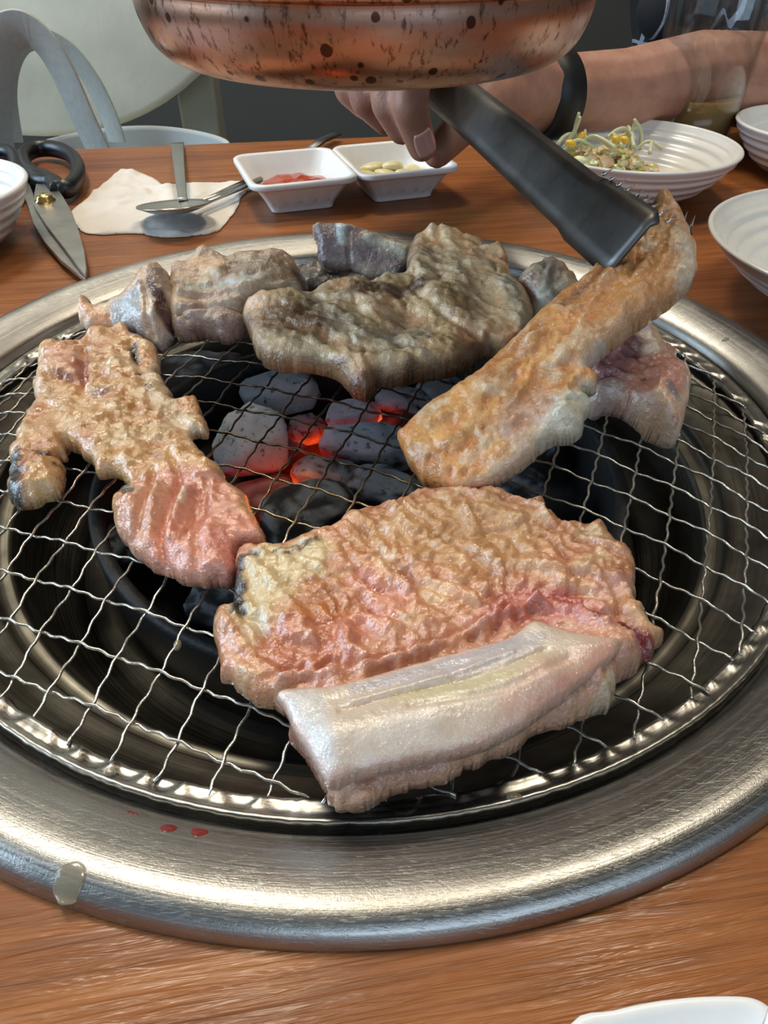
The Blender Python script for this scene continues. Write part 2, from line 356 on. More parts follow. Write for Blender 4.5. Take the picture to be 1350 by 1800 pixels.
def box(name, lo, hi, mat, parent=None, bevel=0.0, rotz=0):
    lo = np.array(lo); hi = np.array(hi); c = (lo+hi)/2
    V = [[(lo, hi)[i][0]-c[0], (lo, hi)[j][1]-c[1], (lo, hi)[k][2]-c[2]] for i in (0, 1) for j in (0, 1) for k in (0, 1)]
    o = mesh_obj(name, V, [(0, 1, 3, 2), (4, 6, 7, 5), (0, 4, 5, 1), (2, 3, 7, 6), (0, 2, 6, 4), (1, 5, 7, 3)], mat, parent, smooth=False)
    o.location = c; o.rotation_euler[2] = rotz
    if bevel: b = o.modifiers.new('b', 'BEVEL'); b.width = bevel; b.segments = 3
    return o

# ------------------------------------------------------------------ soft slab: outlined piece with real thickness, lumps, creases and its own colours
class Frame:
    def __init__(s, o, u, v):
        s.o = np.array(o, float); s.u = np.array(u, float)/np.linalg.norm(u); v = np.array(v, float); v -= s.u*(v@s.u); s.v = v/np.linalg.norm(v)
        s.n = np.cross(s.u, s.v)
    def uv(s, px, py): 
        p = on_plane(px, py, s.o, s.n) - s.o; return np.array([p@s.u, p@s.v])
    def scale(s, px, py):
        p = on_plane(px, py, s.o, s.n); return float((p-CC)@CF)/F_PX
    def to3(s, uv, h): return s.o + uv[:, :1]*s.u + uv[:, 1:]*s.v + np.asarray(h)[:, None]*s.n
def flat_frame(px, py, z): return Frame(on_z(px, py, z), (1, 0, 0), (0, 1, 0))
def slab(name, fr, outline, thick, base_col, step=0.0008, edge=0.008, lumps=(), feats=(), cols=(), regions=(), under=0.45, mat=None, parent=None,
         seed=0, jitter=0.0006, tvar=0.25, mott=0.10, marb=0.55, vein=None, bends=(), smooth_per=5, edge_dark=None, prof=1.0, drop=None, tone=1.0):
    O = np.array([fr.uv(*p[:2]) for p in outline]); O = catmull(O, smooth_per)
    if jitter:
        nrm = np.roll(O, -1, 0)-np.roll(O, 1, 0); nrm = np.stack([nrm[:, 1], -nrm[:, 0]], 1); nrm /= np.linalg.norm(nrm, axis=1)[:, None]+1e-9
        q = np.c_[O*220, np.full(len(O), seed*3.7)]; O = O + nrm*(fbm(q, 3)*jitter*1.8)[:, None]
    lo = O.min(0)-2*step; hi = O.max(0)+2*step
    nx, ny = int((hi[0]-lo[0])/step)+1, int((hi[1]-lo[1])/step)+1
    X, Y = np.meshgrid(lo[0]+np.arange(nx)*step, lo[1]+np.arange(ny)*step); Q = np.stack([X.ravel(), Y.ravel()], 1)
    d, cp = seg_dist(Q, O, np.roll(O, -1, 0)); ins = inside(Q, O); sd = np.where(ins, d, -d)
    snap = (sd > -0.62*step) & (sd < 0.38*step); Q[snap] = cp[snap]; sd = np.where(snap, 0, sd); keep = sd >= 0
    K = keep.reshape(ny, nx); cell = K[:-1, :-1] & K[:-1, 1:] & K[1:, :-1] & K[1:, 1:]
    idx = np.arange(nx*ny).reshape(ny, nx)
    quads = np.stack([idx[:-1, :-1][cell], idx[:-1, 1:][cell], idx[1:, 1:][cell], idx[1:, :-1][cell]], 1)
    used = np.unique(quads); remap = -np.ones(nx*ny, int); remap[used] = np.arange(len(used)); quads = remap[quads]
    P = Q[used]; s = sd[used]; n = len(P)
    e = np.clip(s/edge, 0, 1); pr = np.sqrt(np.clip(1-(1-e)**2, 0, 1))**prof
    n3 = lambda sc, z: np.c_[P*sc, np.full(n, seed*5.1+z)]
    T = thick*(1+tvar*fbm(n3(45, 1.3), 2))
    fr0 = fr; fr = Frame(fr0.o+fr0.n*thick*0.8, fr0.u, fr0.v)   # marks sit on the upper skin
    for pts, rpx, dz in bends:      # local thickening
        A = np.array([fr.uv(*p) for p in pts]); r = rpx*fr.scale(*pts[0])
        dd = np.hypot(*(P-A[0]).T) if len(A) == 1 else seg_dist(P, A[:-1], A[1:])[0]
        T = T + dz*np.exp(-(dd/r)**2*1.5)
    h = T*(under*0.6 + (1-under*0.6)*pr)
    inner = sstep(0, edge*0.8, s)*0.85+0.15
    cav = np.zeros(n)
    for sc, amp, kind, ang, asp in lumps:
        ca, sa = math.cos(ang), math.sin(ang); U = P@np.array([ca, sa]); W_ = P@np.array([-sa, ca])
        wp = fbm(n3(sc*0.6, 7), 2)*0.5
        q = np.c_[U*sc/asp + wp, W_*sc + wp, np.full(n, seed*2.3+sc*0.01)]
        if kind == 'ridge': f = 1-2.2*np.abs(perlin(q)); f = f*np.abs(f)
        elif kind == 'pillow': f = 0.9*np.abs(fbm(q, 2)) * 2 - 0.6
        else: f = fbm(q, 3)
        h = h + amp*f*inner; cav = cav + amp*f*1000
    col = np.tile(lin(base_col), (n, 1))
    mo = fbm(n3(70, 11), 3)
    col = col*(1+mott*mo[:, None])
    kv = (1-sstep(-1.8, 0.2, cav))[:, None]*0.75*(marb > 0); col = col*(1-kv) + col*np.array([0.74, 0.48, 0.40])*kv; kv = sstep(0.5, 2.2, cav)[:, None]*0.35*(marb > 0); col = col*(1-kv) + lin((228, 204, 170))*kv   # crease shade painted in: hollows darker and redder like lean, swollen fibres paler
    if marb: 
        m1 = fbm(n3(95, 21), 4); m2 = fbm(n3(60, 27), 4)
        k = sstep(0.10, 0.55, m1)[:, None]*marb; col = col*(1-k)+lin((232, 208, 172))*k
        k = sstep(0.10, 0.6, m2)[:, None]*marb*0.8; col = col*(1-k)+(col*np.array([0.93, 0.70, 0.66]))*k
    for poly, soft, c, st in regions:
        A = np.array([fr.uv(*p) for p in poly]); A = catmull(A, 4); dd, _ = seg_dist(P, A, np.roll(A, -1, 0)); ii = inside(P, A); g = np.where(ii, dd, -dd)
        sf = soft*fr.scale(*poly[0]); g = g + sf*0.9*fbm(n3(130, 3), 3); k = sstep(-sf, sf, g)[:, None]*st
        col = col*(1-k) + lin(c)*k
    for pts, rpx, c, st in cols:
        A = np.array([fr.uv(*p) for p in pts]); r = rpx*fr.scale(*pts[0])
        dd = np.hypot(*(P-A[0]).T) if len(A) == 1 else seg_dist(P, A[:-1], A[1:])[0]
        dd = dd*(1+0.45*fbm(n3(1.1/r, 5), 3)) + r*0.25*fbm(n3(260, 9), 2)
        k = (1-sstep(0.45*r, 1.15*r, dd))[:, None]*st; col = col*(1-k) + lin(c)*k
    for pts, rpx, dz in feats:
        A = np.array([fr.uv(*p) for p in pts]); A = catmull(A, 5, closed=False) if len(A) > 2 else A; r = rpx*fr.scale(*pts[0])
        dd = np.hypot(*(P-A[0]).T) if len(A) == 1 else seg_dist(P, A[:-1], A[1:])[0]
        dd = dd*(1+0.3*fbm(n3(150, 5), 2)); h = h + dz*np.exp(-(dd/r)**2*2)
    if edge_dark:
        c, wd, st = edge_dark; k = (1-sstep(0, wd, s+wd*0.7*fbm(n3(180, 8), 3)))[:, None]*st; col = col*(1-k)+lin(c)*k
    col = col*np.array(tone)
    h = np.maximum(h, 0.0006+0*h)
    fr = fr0; top = fr.to3(P, h); bot = fr.to3(P, -0.0*h + 0.0004*fbm(n3(150, 2), 2)*(s > 0) - (thick*under*0.35 if drop is None else drop)*np.minimum(pr+0.2, 1))
    F_top = quads; F_bot = quads[:, ::-1] + n
    ed = np.concatenate([quads[:, [0, 1]], quads[:, [1, 2]], quads[:, [2, 3]], quads[:, [3, 0]]]); key = {}
    es = set(map(tuple, ed.tolist())); side = [(b_, a_, a_+n, b_+n) for a_, b_ in es if (b_, a_) not in es]
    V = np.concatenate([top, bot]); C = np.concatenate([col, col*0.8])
    faces = F_top.tolist()+F_bot.tolist()+side
    o = mesh_obj(name, V, faces, mat or M_MEAT, parent, cols=np.clip(C, 0.002, 1)); return o

# ================================================================== SETTING
TAB_ROT = math.radians(9)
def rot2(x, y, a=TAB_ROT): return x*math.cos(a)-y*math.sin(a), x*math.sin(a)+y*math.cos(a)
GC = np.array([-0.0098, 0.2385, 0.0])       # grill centre
box('floor', (-2.4, -2.6, -0.75), (2.6, 3.0, -0.73), M_FLOOR)['kind'] = 'structure'
box('ceiling', (-2.4, -2.6, 1.72), (2.6, 3.0, 1.76), M_CEIL)['kind'] = 'structure'
box('wall_back', (-2.4, 1.75, -0.73), (2.6, 1.80, 1.72), M_WALL)['kind'] = 'structure'
box('baseboard_back', (-2.4, 1.73, -0.73), (2.6, 1.75, -0.62), M_WALL2)['kind'] = 'structure'
box('wall_right', (2.5, -2.6, -0.73), (2.55, 1.75, 1.72), M_WALL2)['kind'] = 'structure'
# wall behind and the left wall stay open where their daylight comes in, piers beside the openings
box('wall_left', (-2.4, -2.6, -0.73), (-2.35, 1.75, 0.1), M_WALL2)['kind'] = 'structure'
box('trim_1', (-2.4, 1.7, 0.1), (-2.35, 1.75, 1.72), M_WALL2)['kind'] = 'structure'

# table with a round hole for the grill
def build_table():
    root = empty('dining_table', (0, 0, 0)); tag(root, 'orange-brown laminate wood table with the round grill sunk into it', 'table')
    seg = 128; a = np.linspace(0, 2*PI, seg, endpoint=False); r = 0.181
    # local axes rotated with the table
    e1 = np.array(rot2(1, 0)); e2 = np.array(rot2(0, 1)); c = GC[:2]
    back = (np.array([-0.135, 0.6435])-c)@e2
    X0, X1, Y0, Y1 = -0.42, 0.95, -0.42, back
    circ = np.stack([np.cos(a)*r, np.sin(a)*r], 1)
    def edge_pt(ang):
        dx, dy = math.cos(ang), math.sin(ang); t = min([(X1 if dx > 0 else X0)/dx if abs(dx) > 1e-9 else 1e9, (Y1 if dy > 0 else Y0)/dy if abs(dy) > 1e-9 else 1e9]); return dx*t, dy*t
    angs = sorted(list(a) + [math.atan2(y, x) % (2*PI) for x in (X0, X1) for y in (Y0, Y1)])
    ci = [(math.cos(t)*r, math.sin(t)*r) for t in angs]; co = [edge_pt(t) for t in angs]; n = len(angs); V = []; th = 0.03
    for z in (0, -th):
        for P in (ci, co): V += [(x, y, z) for x, y in P]
    Fc = []
    for k in range(n):
        k2 = (k+1) % n
        Fc += [(k, n+k, n+k2, k2), (2*n+k, 2*n+k2, 3*n+k2, 3*n+k), (n+k, 3*n+k, 3*n+k2, n+k2), (k, k2, 2*n+k2, 2*n+k)]
    o = mesh_obj('tabletop', V, Fc, M_WOOD, root, smooth=False); fix_normals(o); o.location = GC; o.rotation_euler[2] = TAB_ROT
    for x, y in ((X0+0.06, Y0+0.06), (X1-0.06, Y0+0.06), (X0+0.06, Y1-0.06), (X1-0.06, Y1-0.06)):
        wx, wy = GC[:2] + np.array([x*e1[0]+y*e2[0], x*e1[1]+y*e2[1]])
        box('leg', (wx-0.025, wy-0.025, -0.73), (wx+0.025, wy+0.025, -0.03), M_BLACK, root, bevel=0.003)
build_table()

# ================================================================== GRILL
def build_grill():
    root = empty('charcoal_grill', tuple(GC)); tag(root, 'round stainless steel charcoal grill ring and fire well set into the table', 'grill')
    prof = [(0.1612, -0.0082), (0.1635, -0.0080), (0.1652, -0.0070), (0.1660, -0.0035), (0.1672, -0.0012), (0.1690, 0.0006), (0.1720, 0.0024), (0.1760, 0.0042), (0.1800, 0.0056),
            (0.1835, 0.0062), (0.1862, 0.0058), (0.1884, 0.0046), (0.1897, 0.0028), (0.1902, 0.0010), (0.1900, 0.0001), (0.1885, 0.0001)]
    P = catmull(prof, 4, closed=False); V, Fc = lathe(P, 240); o = mesh_obj('outer_ring', V, Fc, M_RING, root); fix_normals(o)
    prof = [(0.1612, -0.0083), (0.1585, -0.0092), (0.1550, -0.0115), (0.1520, -0.0140), (0.1490, -0.0162), (0.1440, -0.0185), (0.1432, -0.0200), (0.1428, -0.0230), (0.1400, -0.0245), (0.1370, -0.0250), (0.1355, -0.0290), (0.1330, -0.038),
            (0.1290, -0.048), (0.1200, -0.055), (0.111, -0.058), (0.04, -0.060), (0.001, -0.060)]
    V, Fc = lathe(catmull(prof, 3, closed=False), 200); o = mesh_obj('fire_well', V, Fc, M_WELL, root); fix_normals(o)
    prof = [(0.1035, -0.058), (0.1035, -0.0245), (0.1045, -0.0230), (0.1075, -0.0226), (0.1090, -0.0235), (0.1092, -0.026), (0.107, -0.058)]
    V, Fc = lathe(prof, 160); o = mesh_obj('fire_pot', V, Fc, M_IRON, root); fix_normals(o)
    V, Fc = lathe([(0.0, -0.0575), (0.05, -0.0575), (0.1034, -0.0575)], 48); mesh_obj('ash_bed', V, Fc, simple('dark_ash', (34, 32, 30), 0.95, nscale=90, namp=0.5, bscale=200, bdist=0.003), root)
build_grill()

# ---- the net
ZN = -0.0035
LAT = np.array([[0.00354, 0.17177], [0.10487, -0.05239], [0.04302, 0.12852], [-0.00733, -0.0103], [0.00868, -0.01145], [0.00383, 0.00115], [-0.00927, 0.00345], [-0.00444, -0.00947], [-0.00689, 0.00306], [-0.00395, -0.01025]])
def lat(i, j):
    i = np.asarray(i, float); j = np.asarray(j, float)
    def B(i, j):
        a = (i-7)/8; b = (j-6)/8; return np.stack([1+0*a, a, b, a*a, a*b, b*b, a**3, a*a*b, a*b*b, b**3], -1)@LAT
    ic = np.clip(i, -7, 15.5); jc = np.clip(j, -1, 14.5); e = 0.01
    P = B(ic, jc); P = P + (B(ic+e, jc)-B(ic-e, jc))/(2*e)*(i-ic)[..., None] + (B(ic, jc+e)-B(ic, jc-e))/(2*e)*(j-jc)[..., None]
    return P*(CAM_H-ZN)/(CAM_H-0.006)
def build_net():
    root = empty('grill_net', (GC[0], GC[1], ZN)); tag(root, 'round woven steel wire grill net lying in the grill ring', 'grill net')
    C0 = GC[:2]; RN = 0.1585
    def wirecol(P):
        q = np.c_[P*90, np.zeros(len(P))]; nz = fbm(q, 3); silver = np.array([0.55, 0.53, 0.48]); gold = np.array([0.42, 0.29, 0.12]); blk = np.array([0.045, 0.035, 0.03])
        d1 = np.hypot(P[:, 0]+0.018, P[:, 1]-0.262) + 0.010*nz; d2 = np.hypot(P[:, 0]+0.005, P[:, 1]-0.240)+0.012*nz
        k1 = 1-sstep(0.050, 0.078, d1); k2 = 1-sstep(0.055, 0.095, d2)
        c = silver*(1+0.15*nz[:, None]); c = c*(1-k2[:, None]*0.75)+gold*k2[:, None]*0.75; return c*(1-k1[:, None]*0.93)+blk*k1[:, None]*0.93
    def wire(fam, k):
        t = np.linspace(-14, 26, 40*8+1)
        P = lat(np.full_like(t, k), t) if fam == 0 else lat(t, np.full_like(t, k))
        r = np.hypot(*(P-C0).T); m = r < RN
        if m.sum() < 10: return
        i0, i1 = np.where(m)[0][[0, -1]]; i0 = max(i0-1, 0); i1 = min(i1+1, len(t)-1)
        P = P[i0:i1+1]; tt = t[i0:i1+1]
        if np.linalg.norm(np.diff(P, axis=0), axis=1).max() > 0.01: return
        ph = 0 if k % 2 == 0 else 1
        zz = 0.00055*np.cos(PI*(tt+ph))*(1 if fam == 0 else -1)
        # crimped wire also wanders a little sideways at every crossing
        sd = 0.00035*np.sin(2*PI*tt*2+k); d = np.gradient(P, axis=0); d /= np.linalg.norm(d, axis=1)[:, None]+1e-9
        P2 = P + sd[:, None]*np.stack([-d[:, 1], d[:, 0]], 1) + 0.00035*np.stack([perlin(np.c_[tt*0.45, tt*0+k*3.1+fam*50, tt*0]), perlin(np.c_[tt*0.45, tt*0+k*3.1, tt*0+9+fam*50])], 1)
        rr = np.full(len(P2), 0.00048); rr *= 1+0.18*perlin(np.c_[tt*3, tt*0+k, tt*0])
        V, Fc = tube(np.c_[P2, ZN+zz], rr, 6)
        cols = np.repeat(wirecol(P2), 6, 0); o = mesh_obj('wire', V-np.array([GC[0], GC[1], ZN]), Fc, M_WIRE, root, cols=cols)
    for k in range(-11, 21): wire(0, k)
    for k in range(-6, 23): wire(1, k)
    # crimped rim band
    na = 1200; a = np.linspace(0, 2*PI, na, endpoint=False); rad = np.array([0.1638, 0.1636, 0.1630, 0.1622, 0.1614, 0.1604, 0.1594, 0.1584, 0.1574, 0.1568])
    zprof = np.array([-0.0030, 0.0006, 0.0011, 0.0009, 0.0005, 0.0004, 0.0005, 0.0006, 0.0006, -0.0012])
    nd = 104; V = []
    ph = a*nd/(2*PI); kk = np.floor(ph).astype(int) % nd; fr = ph-np.floor(ph); rs = np.random.default_rng(3); depth = (rs.uniform(0.25, 1.0, nd)*(rs.uniform(size=nd) > 0.3))[kk]
    for r_, z_ in zip(rad, zprof):
        inn = np.clip((0.1616-r_)/0.004, 0, 1)
        dim = np.sin(PI*fr)**0.7; th = np.clip(1-((fr-0.5)/0.46)**2, 0, None)
        dz = -0.0013*depth*np.where(inn > (1-th)*0.9, np.sin(PI*np.clip((inn-(1-th)*0.9)/(1-(1-th)*0.9+1e-6), 0, 1)*0.5+0.3), 0)
        rr = r_ + 0.0006*inn*(dim-0.5)*depth + 0.00025*perlin(np.c_[a*60, a*0+r_*900, a*0])
        V.append(np.stack([rr*np.cos(a), rr*np.sin(a), z_+dz+0.0001*perlin(np.c_[a*90, a*0+r_*2000, a*0])], 1))
    V = np.concatenate(V); Fc = []
    for i in range(len(rad)-1):
        for k in range(na):
            k2 = (k+1) % na; Fc.append((i*na+k, i*na+k2, (i+1)*na+k2, (i+1)*na+k))
    o = mesh_obj('rim_band', V, Fc, M_BAND, root); fix_normals(o)
    so = o.modifiers.new('s', 'SOLIDIFY'); so.thickness = 0.0004
build_net()

# ================================================================== CHARCOAL
def ico(sub):
    bm = bmesh.new(); bmesh.ops.create_icosphere(bm, subdivisions=sub, radius=1.0); V = np.array([v.co[:] for v in bm.verts]); Fc = [tuple(v.index for v in f.verts) for f in bm.faces]; bm.free(); return V, Fc
ICO4 = ico(4); ICO3 = ico(3); ICO2 = ico(2)
HOT = [(on_z(558, 782, -0.04), 0.020), (on_z(500, 872, -0.045), 0.024), (on_z(672, 742, -0.04), 0.014), (on_z(440, 880, -0.048), 0.020), (on_z(720, 800, -0.05), 0.016), (on_z(610, 790, -0.05), 0.02)]
def coal(px, py, wpx, hpx, z, rot, ash, label, seed, shared=False, zsc=0.9):
    c = on_z(px, py, z); s = float((c-CC)@CF)/F_PX; rx = wpx*s/2; ry = hpx*s/2*1.15; rz = min(rx, ry)*zsc
    V, Fc = ICO4 if not shared else ICO3
    p = V.copy(); p = np.sign(p)*np.abs(p)**0.78; q = V*1.3+seed*7.7
    p *= (1+0.16*fbm(q, 3)+0.04*fbm(q*4, 2))[:, None]
    # flat break faces
    rs = np.random.default_rng(seed)
    for _ in range(5):
        d = rs.normal(size=3); d /= np.linalg.norm(d); t = rs.uniform(0.72, 0.95); k = p@d; p = p - np.where(k > t, (k-t)*0.85, 0)[:, None]*d
    p *= np.array([rx, ry, rz]); ca, sa = math.cos(rot), math.sin(rot); R = np.array([[ca, -sa, 0], [sa, ca, 0], [0, 0, 1]])
    p = p@R.T; W3 = p + c
    nz = fbm(q*1.7+3, 3); k = sstep(-0.25, 0.25, nz + (p[:, 2]/rz)*0.5 + ash*1.6-0.8)
    col = lin((26, 25, 25))*(1-k[:, None]) + lin((150, 154, 160))*k[:, None]*(0.35+0.65*ash)
    g = np.zeros(len(W3))
    for hc, hr in HOT:
        d = np.linalg.norm((W3-hc)*np.array([1, 1, 0.8]), axis=1); g = np.maximum(g, np.exp(-(d/hr)**2*3.2))
    g = g*(1-0.8*sstep(-0.3, 0.6, p[:, 2]/rz)) + 0.15*g*nz
    o = mesh_obj('charcoal_lump', p, Fc, M_COAL, None, cols=col, attrs={'glow': np.clip(g, 0, 1)}); o.location = c
    tag(o, label, 'charcoal', 'charcoal lumps in the fire pot'); return o
coal(493, 694, 136, 74, -0.034, 0.25, 1.0, 'pale ash-covered charcoal lump with black specks just below the big browned meat', 1)
coal(448, 782, 132, 118, -0.036, -0.2, 0.95, 'large rounded ash-grey charcoal lump beside the yellow-pink meat, glowing red underneath', 2)
coal(540, 756, 66, 50, -0.040, 0.6, 0.45, 'small brownish charcoal lump wedged between two ashy lumps above the brightest ember', 3)
coal(618, 732, 104, 50, -0.037, 0.1, 0.8, 'short blue-grey charcoal lump with a rounded end below the browned meat', 4)
coal(655, 790, 176, 82, -0.036, -0.1, 0.7, 'wide dark blue-grey charcoal lump under the middle of the net', 5)
coal(575, 838, 142, 72, -0.038, -0.5, 0.45, 'grey charcoal lump just above the glowing orange gap', 6)
coal(545, 915, 170, 112, -0.036, 0.5, 0.30, 'big black charcoal lump just behind the raw rib meat corner', 7)
coal(682, 868, 156, 84, -0.037, -0.3, 0.32, 'dark charcoal lump between the tongs-held meat tip and the rib meat', 8)
coal(705, 706, 96, 46, -0.038, -0.2, 0.65, 'grey charcoal lump under the hanging edge of the browned meat', 9)
coal(775, 690, 88, 46, -0.037, 0.3, 0.6, 'grey charcoal lump beside the tongs-held meat, at the browned meat edge', 10)
coal(345, 668, 170, 100, -0.038, 0.2, 0.08, 'black charcoal lump in the dark corner by the bony meat piece', 11)
coal(900, 868, 120, 90, -0.036, 0.4, 0.22, 'black speckled charcoal lump behind the rib meat, under the held meat', 12)
coal(212, 950, 70, 100, -0.036, 0.1, 0.35, 'dark charcoal lump peeking out beside the curled pink fold of meat', 13)
coal(385, 1075, 120, 84, -0.036, -0.2, 0.22, 'black charcoal lump between the pink meat and the rib meat', 14)
coal(925, 790, 90, 70, -0.038, 0.4, 0.15, 'black charcoal lump under the pale fatty edge of the held meat', 15)
coal(390, 950, 150, 100, -0.044, 0.3, 0.2, 'black charcoal lump hidden mostly below the pink end of the meat', 16)
rs = np.random.default_rng(11)
for k in range(20):
    a = rs.uniform(0, 2*PI); r = 0.082*math.sqrt(rs.uniform(0.0, 1)); c = GC + np.array([r*math.cos(a), r*math.sin(a), 0])
    if c[0] > 0.045 and c[1] < 0.28: c[0] -= 0.05
    d = c-CC; d[2] = -0.052-CAM_H; s = F_PX/float(d@CF); coal(675+d[0]*s, 900-float(d@CU)*s, 135, 95, -0.050, rs.uniform(0, 3), 0.12, 'black charcoal lump deep in the fire pot under other lumps', 30+k, shared=True, zsc=0.55)
# embers between the lumps
gl = bpy.data.lights.new('ember_light', 'POINT'); gl.energy = 0.012; gl.color = (1, 0.22, 0.05); gl.shadow_soft_size = 0.01
go = bpy.data.objects.new('ember_light', gl); COL.objects.link(go); go.location = tuple(on_z(520, 850, -0.030))

# ================================================================== MEATS
def mm(x): return x/1000.0
PINK = (214, 152, 136); PALE = (222, 190, 160); TAN = (214, 176, 128); CREAM = (226, 206, 176); BROWN = (150, 108, 62); CHAR = (24, 18, 14)
def build_rib():
    root = empty('rib_meat', tuple(on_z(780, 1180, ZN))); tag(root, 'raw pink short rib with a wide white bone, nearest piece of meat on the net', 'meat')
    fr = Frame(on_z(780, 1150, 0.004), (1, 0, 0), (0, 1, 0.0))
    out = [(428, 979), (468, 976), (490, 976), (524, 961), (554, 951), (585, 942), (628, 915), (677, 905), (714, 890), (742, 876), (800, 878), (856, 881), (911, 899), (945, 896), (963, 921), (997, 936),
           (1031, 939), (1059, 930), (1065, 955), (1108, 988), (1114, 1022), (1111, 1041), (1121, 1084), (1139, 1108), (1157, 1133), (1148, 1157), (1108, 1188), (1086, 1213), (1077, 1243), (1034, 1262),
           (985, 1280), (923, 1305), (911, 1320), (831, 1348), (800, 1360), (739, 1385), (714, 1391), (640, 1422), (616, 1431), (579, 1413), (567, 1391), (524, 1317), (487, 1243), (444, 1240),
           (407, 1213), (384, 1182), (385, 1096), (401, 1077), (416, 1077), (416, 991)]
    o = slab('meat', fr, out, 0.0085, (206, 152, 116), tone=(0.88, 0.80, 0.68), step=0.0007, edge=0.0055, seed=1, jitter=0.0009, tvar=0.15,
        bends=[([(560, 1290), (800, 1250), (1050, 1160)], 64, mm(3.5))],
        lumps=[(125, mm(2.1), 'pillow', -0.9, 1.8), (55, mm(1.2), 'fbm', 0, 1), (330, mm(0.75), 'pillow', 0.5, 1.4), (900, mm(0.26), 'fbm', 0, 1)],
        feats=[([(430, 1000), (450, 1060), (470, 1130)], 9, mm(-1.0)), ([(400, 1085), (440, 1150), (500, 1190)], 16, mm(1.2)), ([(640, 940), (700, 1010), (800, 1060), (850, 1075)], 10, mm(-1.8)),
               ([(700, 905), (780, 950), (870, 1010)], 9, mm(-1.2)), ([(600, 960), (640, 1020), (700, 1060)], 8, mm(-1.2)), ([(560, 1010), (600, 1060), (640, 1100)], 8, mm(-1.0)),
               ([(620, 1090), (600, 1130), (640, 1160)], 22, mm(1.6)), ([(500, 1180), (640, 1170), (800, 1120), (900, 1060)], 12, mm(-1.4)), ([(495, 1203), (620, 1190), (760, 1146), (880, 1090), (940, 1065)], 13, mm(3.4)),
               ([(940, 1065), (1010, 1080), (1060, 1110)], 18, mm(3.0)), ([(1000, 1040), (1060, 1060), (1110, 1100)], 12, mm(-1.5)), ([(870, 985), (930, 1000), (990, 1010)], 14, mm(1.5)),
               ([(880, 1050), (860, 1010), (900, 960)], 10, mm(-1.2)), ([(960, 960), (990, 1000), (1080, 1020)], 14, mm(1.4)), ([(1110, 1110), (1140, 1135)], 12, mm(-3)), ([(1100, 1160), (1130, 1170)], 14, mm(2)),
               ([(620, 1400), (740, 1368), (900, 1310)], 8, mm(1.5))],
        regions=[([(490, 1160), (640, 1110), (800, 1080), (900, 1030), (1000, 1050), (1140, 1110), (1150, 1160), (1000, 1260), (800, 1350), (600, 1420), (520, 1320), (490, 1230)], 18, (212, 160, 142), 0.75),
                 ([(480, 1110), (560, 1070), (640, 1090), (620, 1160), (520, 1190), (470, 1180)], 20, (196, 120, 96), 0.75),
                 ([(850, 1060), (930, 1030), (1030, 1050), (1070, 1110), (960, 1100), (870, 1110)], 14, (196, 116, 108), 0.8),
                 ([(420, 985), (560, 950), (580, 1000), (520, 1040), (450, 1120), (420, 1080)], 20, (220, 208, 172), 0.85),
                 ([(590, 950), (740, 880), (900, 900), (960, 960), (880, 1010), (760, 1000), (680, 960)], 26, (206, 164, 118), 0.75)],
        cols=[([(540, 1080), (590, 1070)], 26, (196, 126, 62), 0.75), ([(590, 1065)], 14, (150, 80, 40), 0.5), ([(640, 1020), (700, 1060), (640, 1100)], 34, (220, 152, 134), 0.7), ([(960, 1050), (1010, 1060)], 20, (170, 62, 64), 0.75),
              ([(1030, 1080), (1045, 1105)], 9, (110, 20, 24), 0.85), ([(1105, 1105), (1145, 1130), (1150, 1145)], 20, (128, 26, 36), 0.95), ([(1060, 1040), (1110, 1020)], 26, (206, 156, 146), 0.7),
              ([(800, 930), (850, 960)], 30, (188, 140, 94), 0.6), ([(1035, 940), (1060, 945)], 22, (222, 200, 166), 0.7), ([(500, 1230), (520, 1300), (570, 1385)], 7, (160, 74, 60), 0.8), ([(506, 1262)], 9, (140, 30, 30), 0.9),
              ([(600, 1400), (760, 1365), (900, 1305), (1060, 1220)], 20, (220, 178, 152), 0.7), ([(1080, 1200), (1060, 1240)], 20, (206, 196, 176), 0.8), ([(418, 985), (418, 1080)], 15, CHAR, 1.0), ([(426, 982), (448, 978)], 10, (30, 20, 40), 0.9), ([(500, 978), (560, 952)], 6, (70, 44, 26), 0.8),
              ([(480, 972), (520, 962)], 4, (60, 40, 26), 0.8), ([(455, 1080), (460, 1110)], 12, (206, 206, 200), 0.6), ([(392, 1100), (410, 1160)], 16, (226, 176, 150), 0.8), ([(1025, 1075)], 12, (230, 200, 190), 0.8)],
        parent=root)
    fb = Frame(on_z(780, 1230, 0.0150), (1, 0, 0), (0, 1, 0.02))
    bo = [(493, 1219), (604, 1207), (714, 1176), (800, 1152), (893, 1126), (935, 1096), (985, 1112), (1046, 1124), (1085, 1130), (1083, 1151), (1035, 1194), (985, 1232), (899, 1290), (825, 1320), (739, 1340), (647, 1360), (585, 1379), (573, 1373), (536, 1317), (503, 1255)]
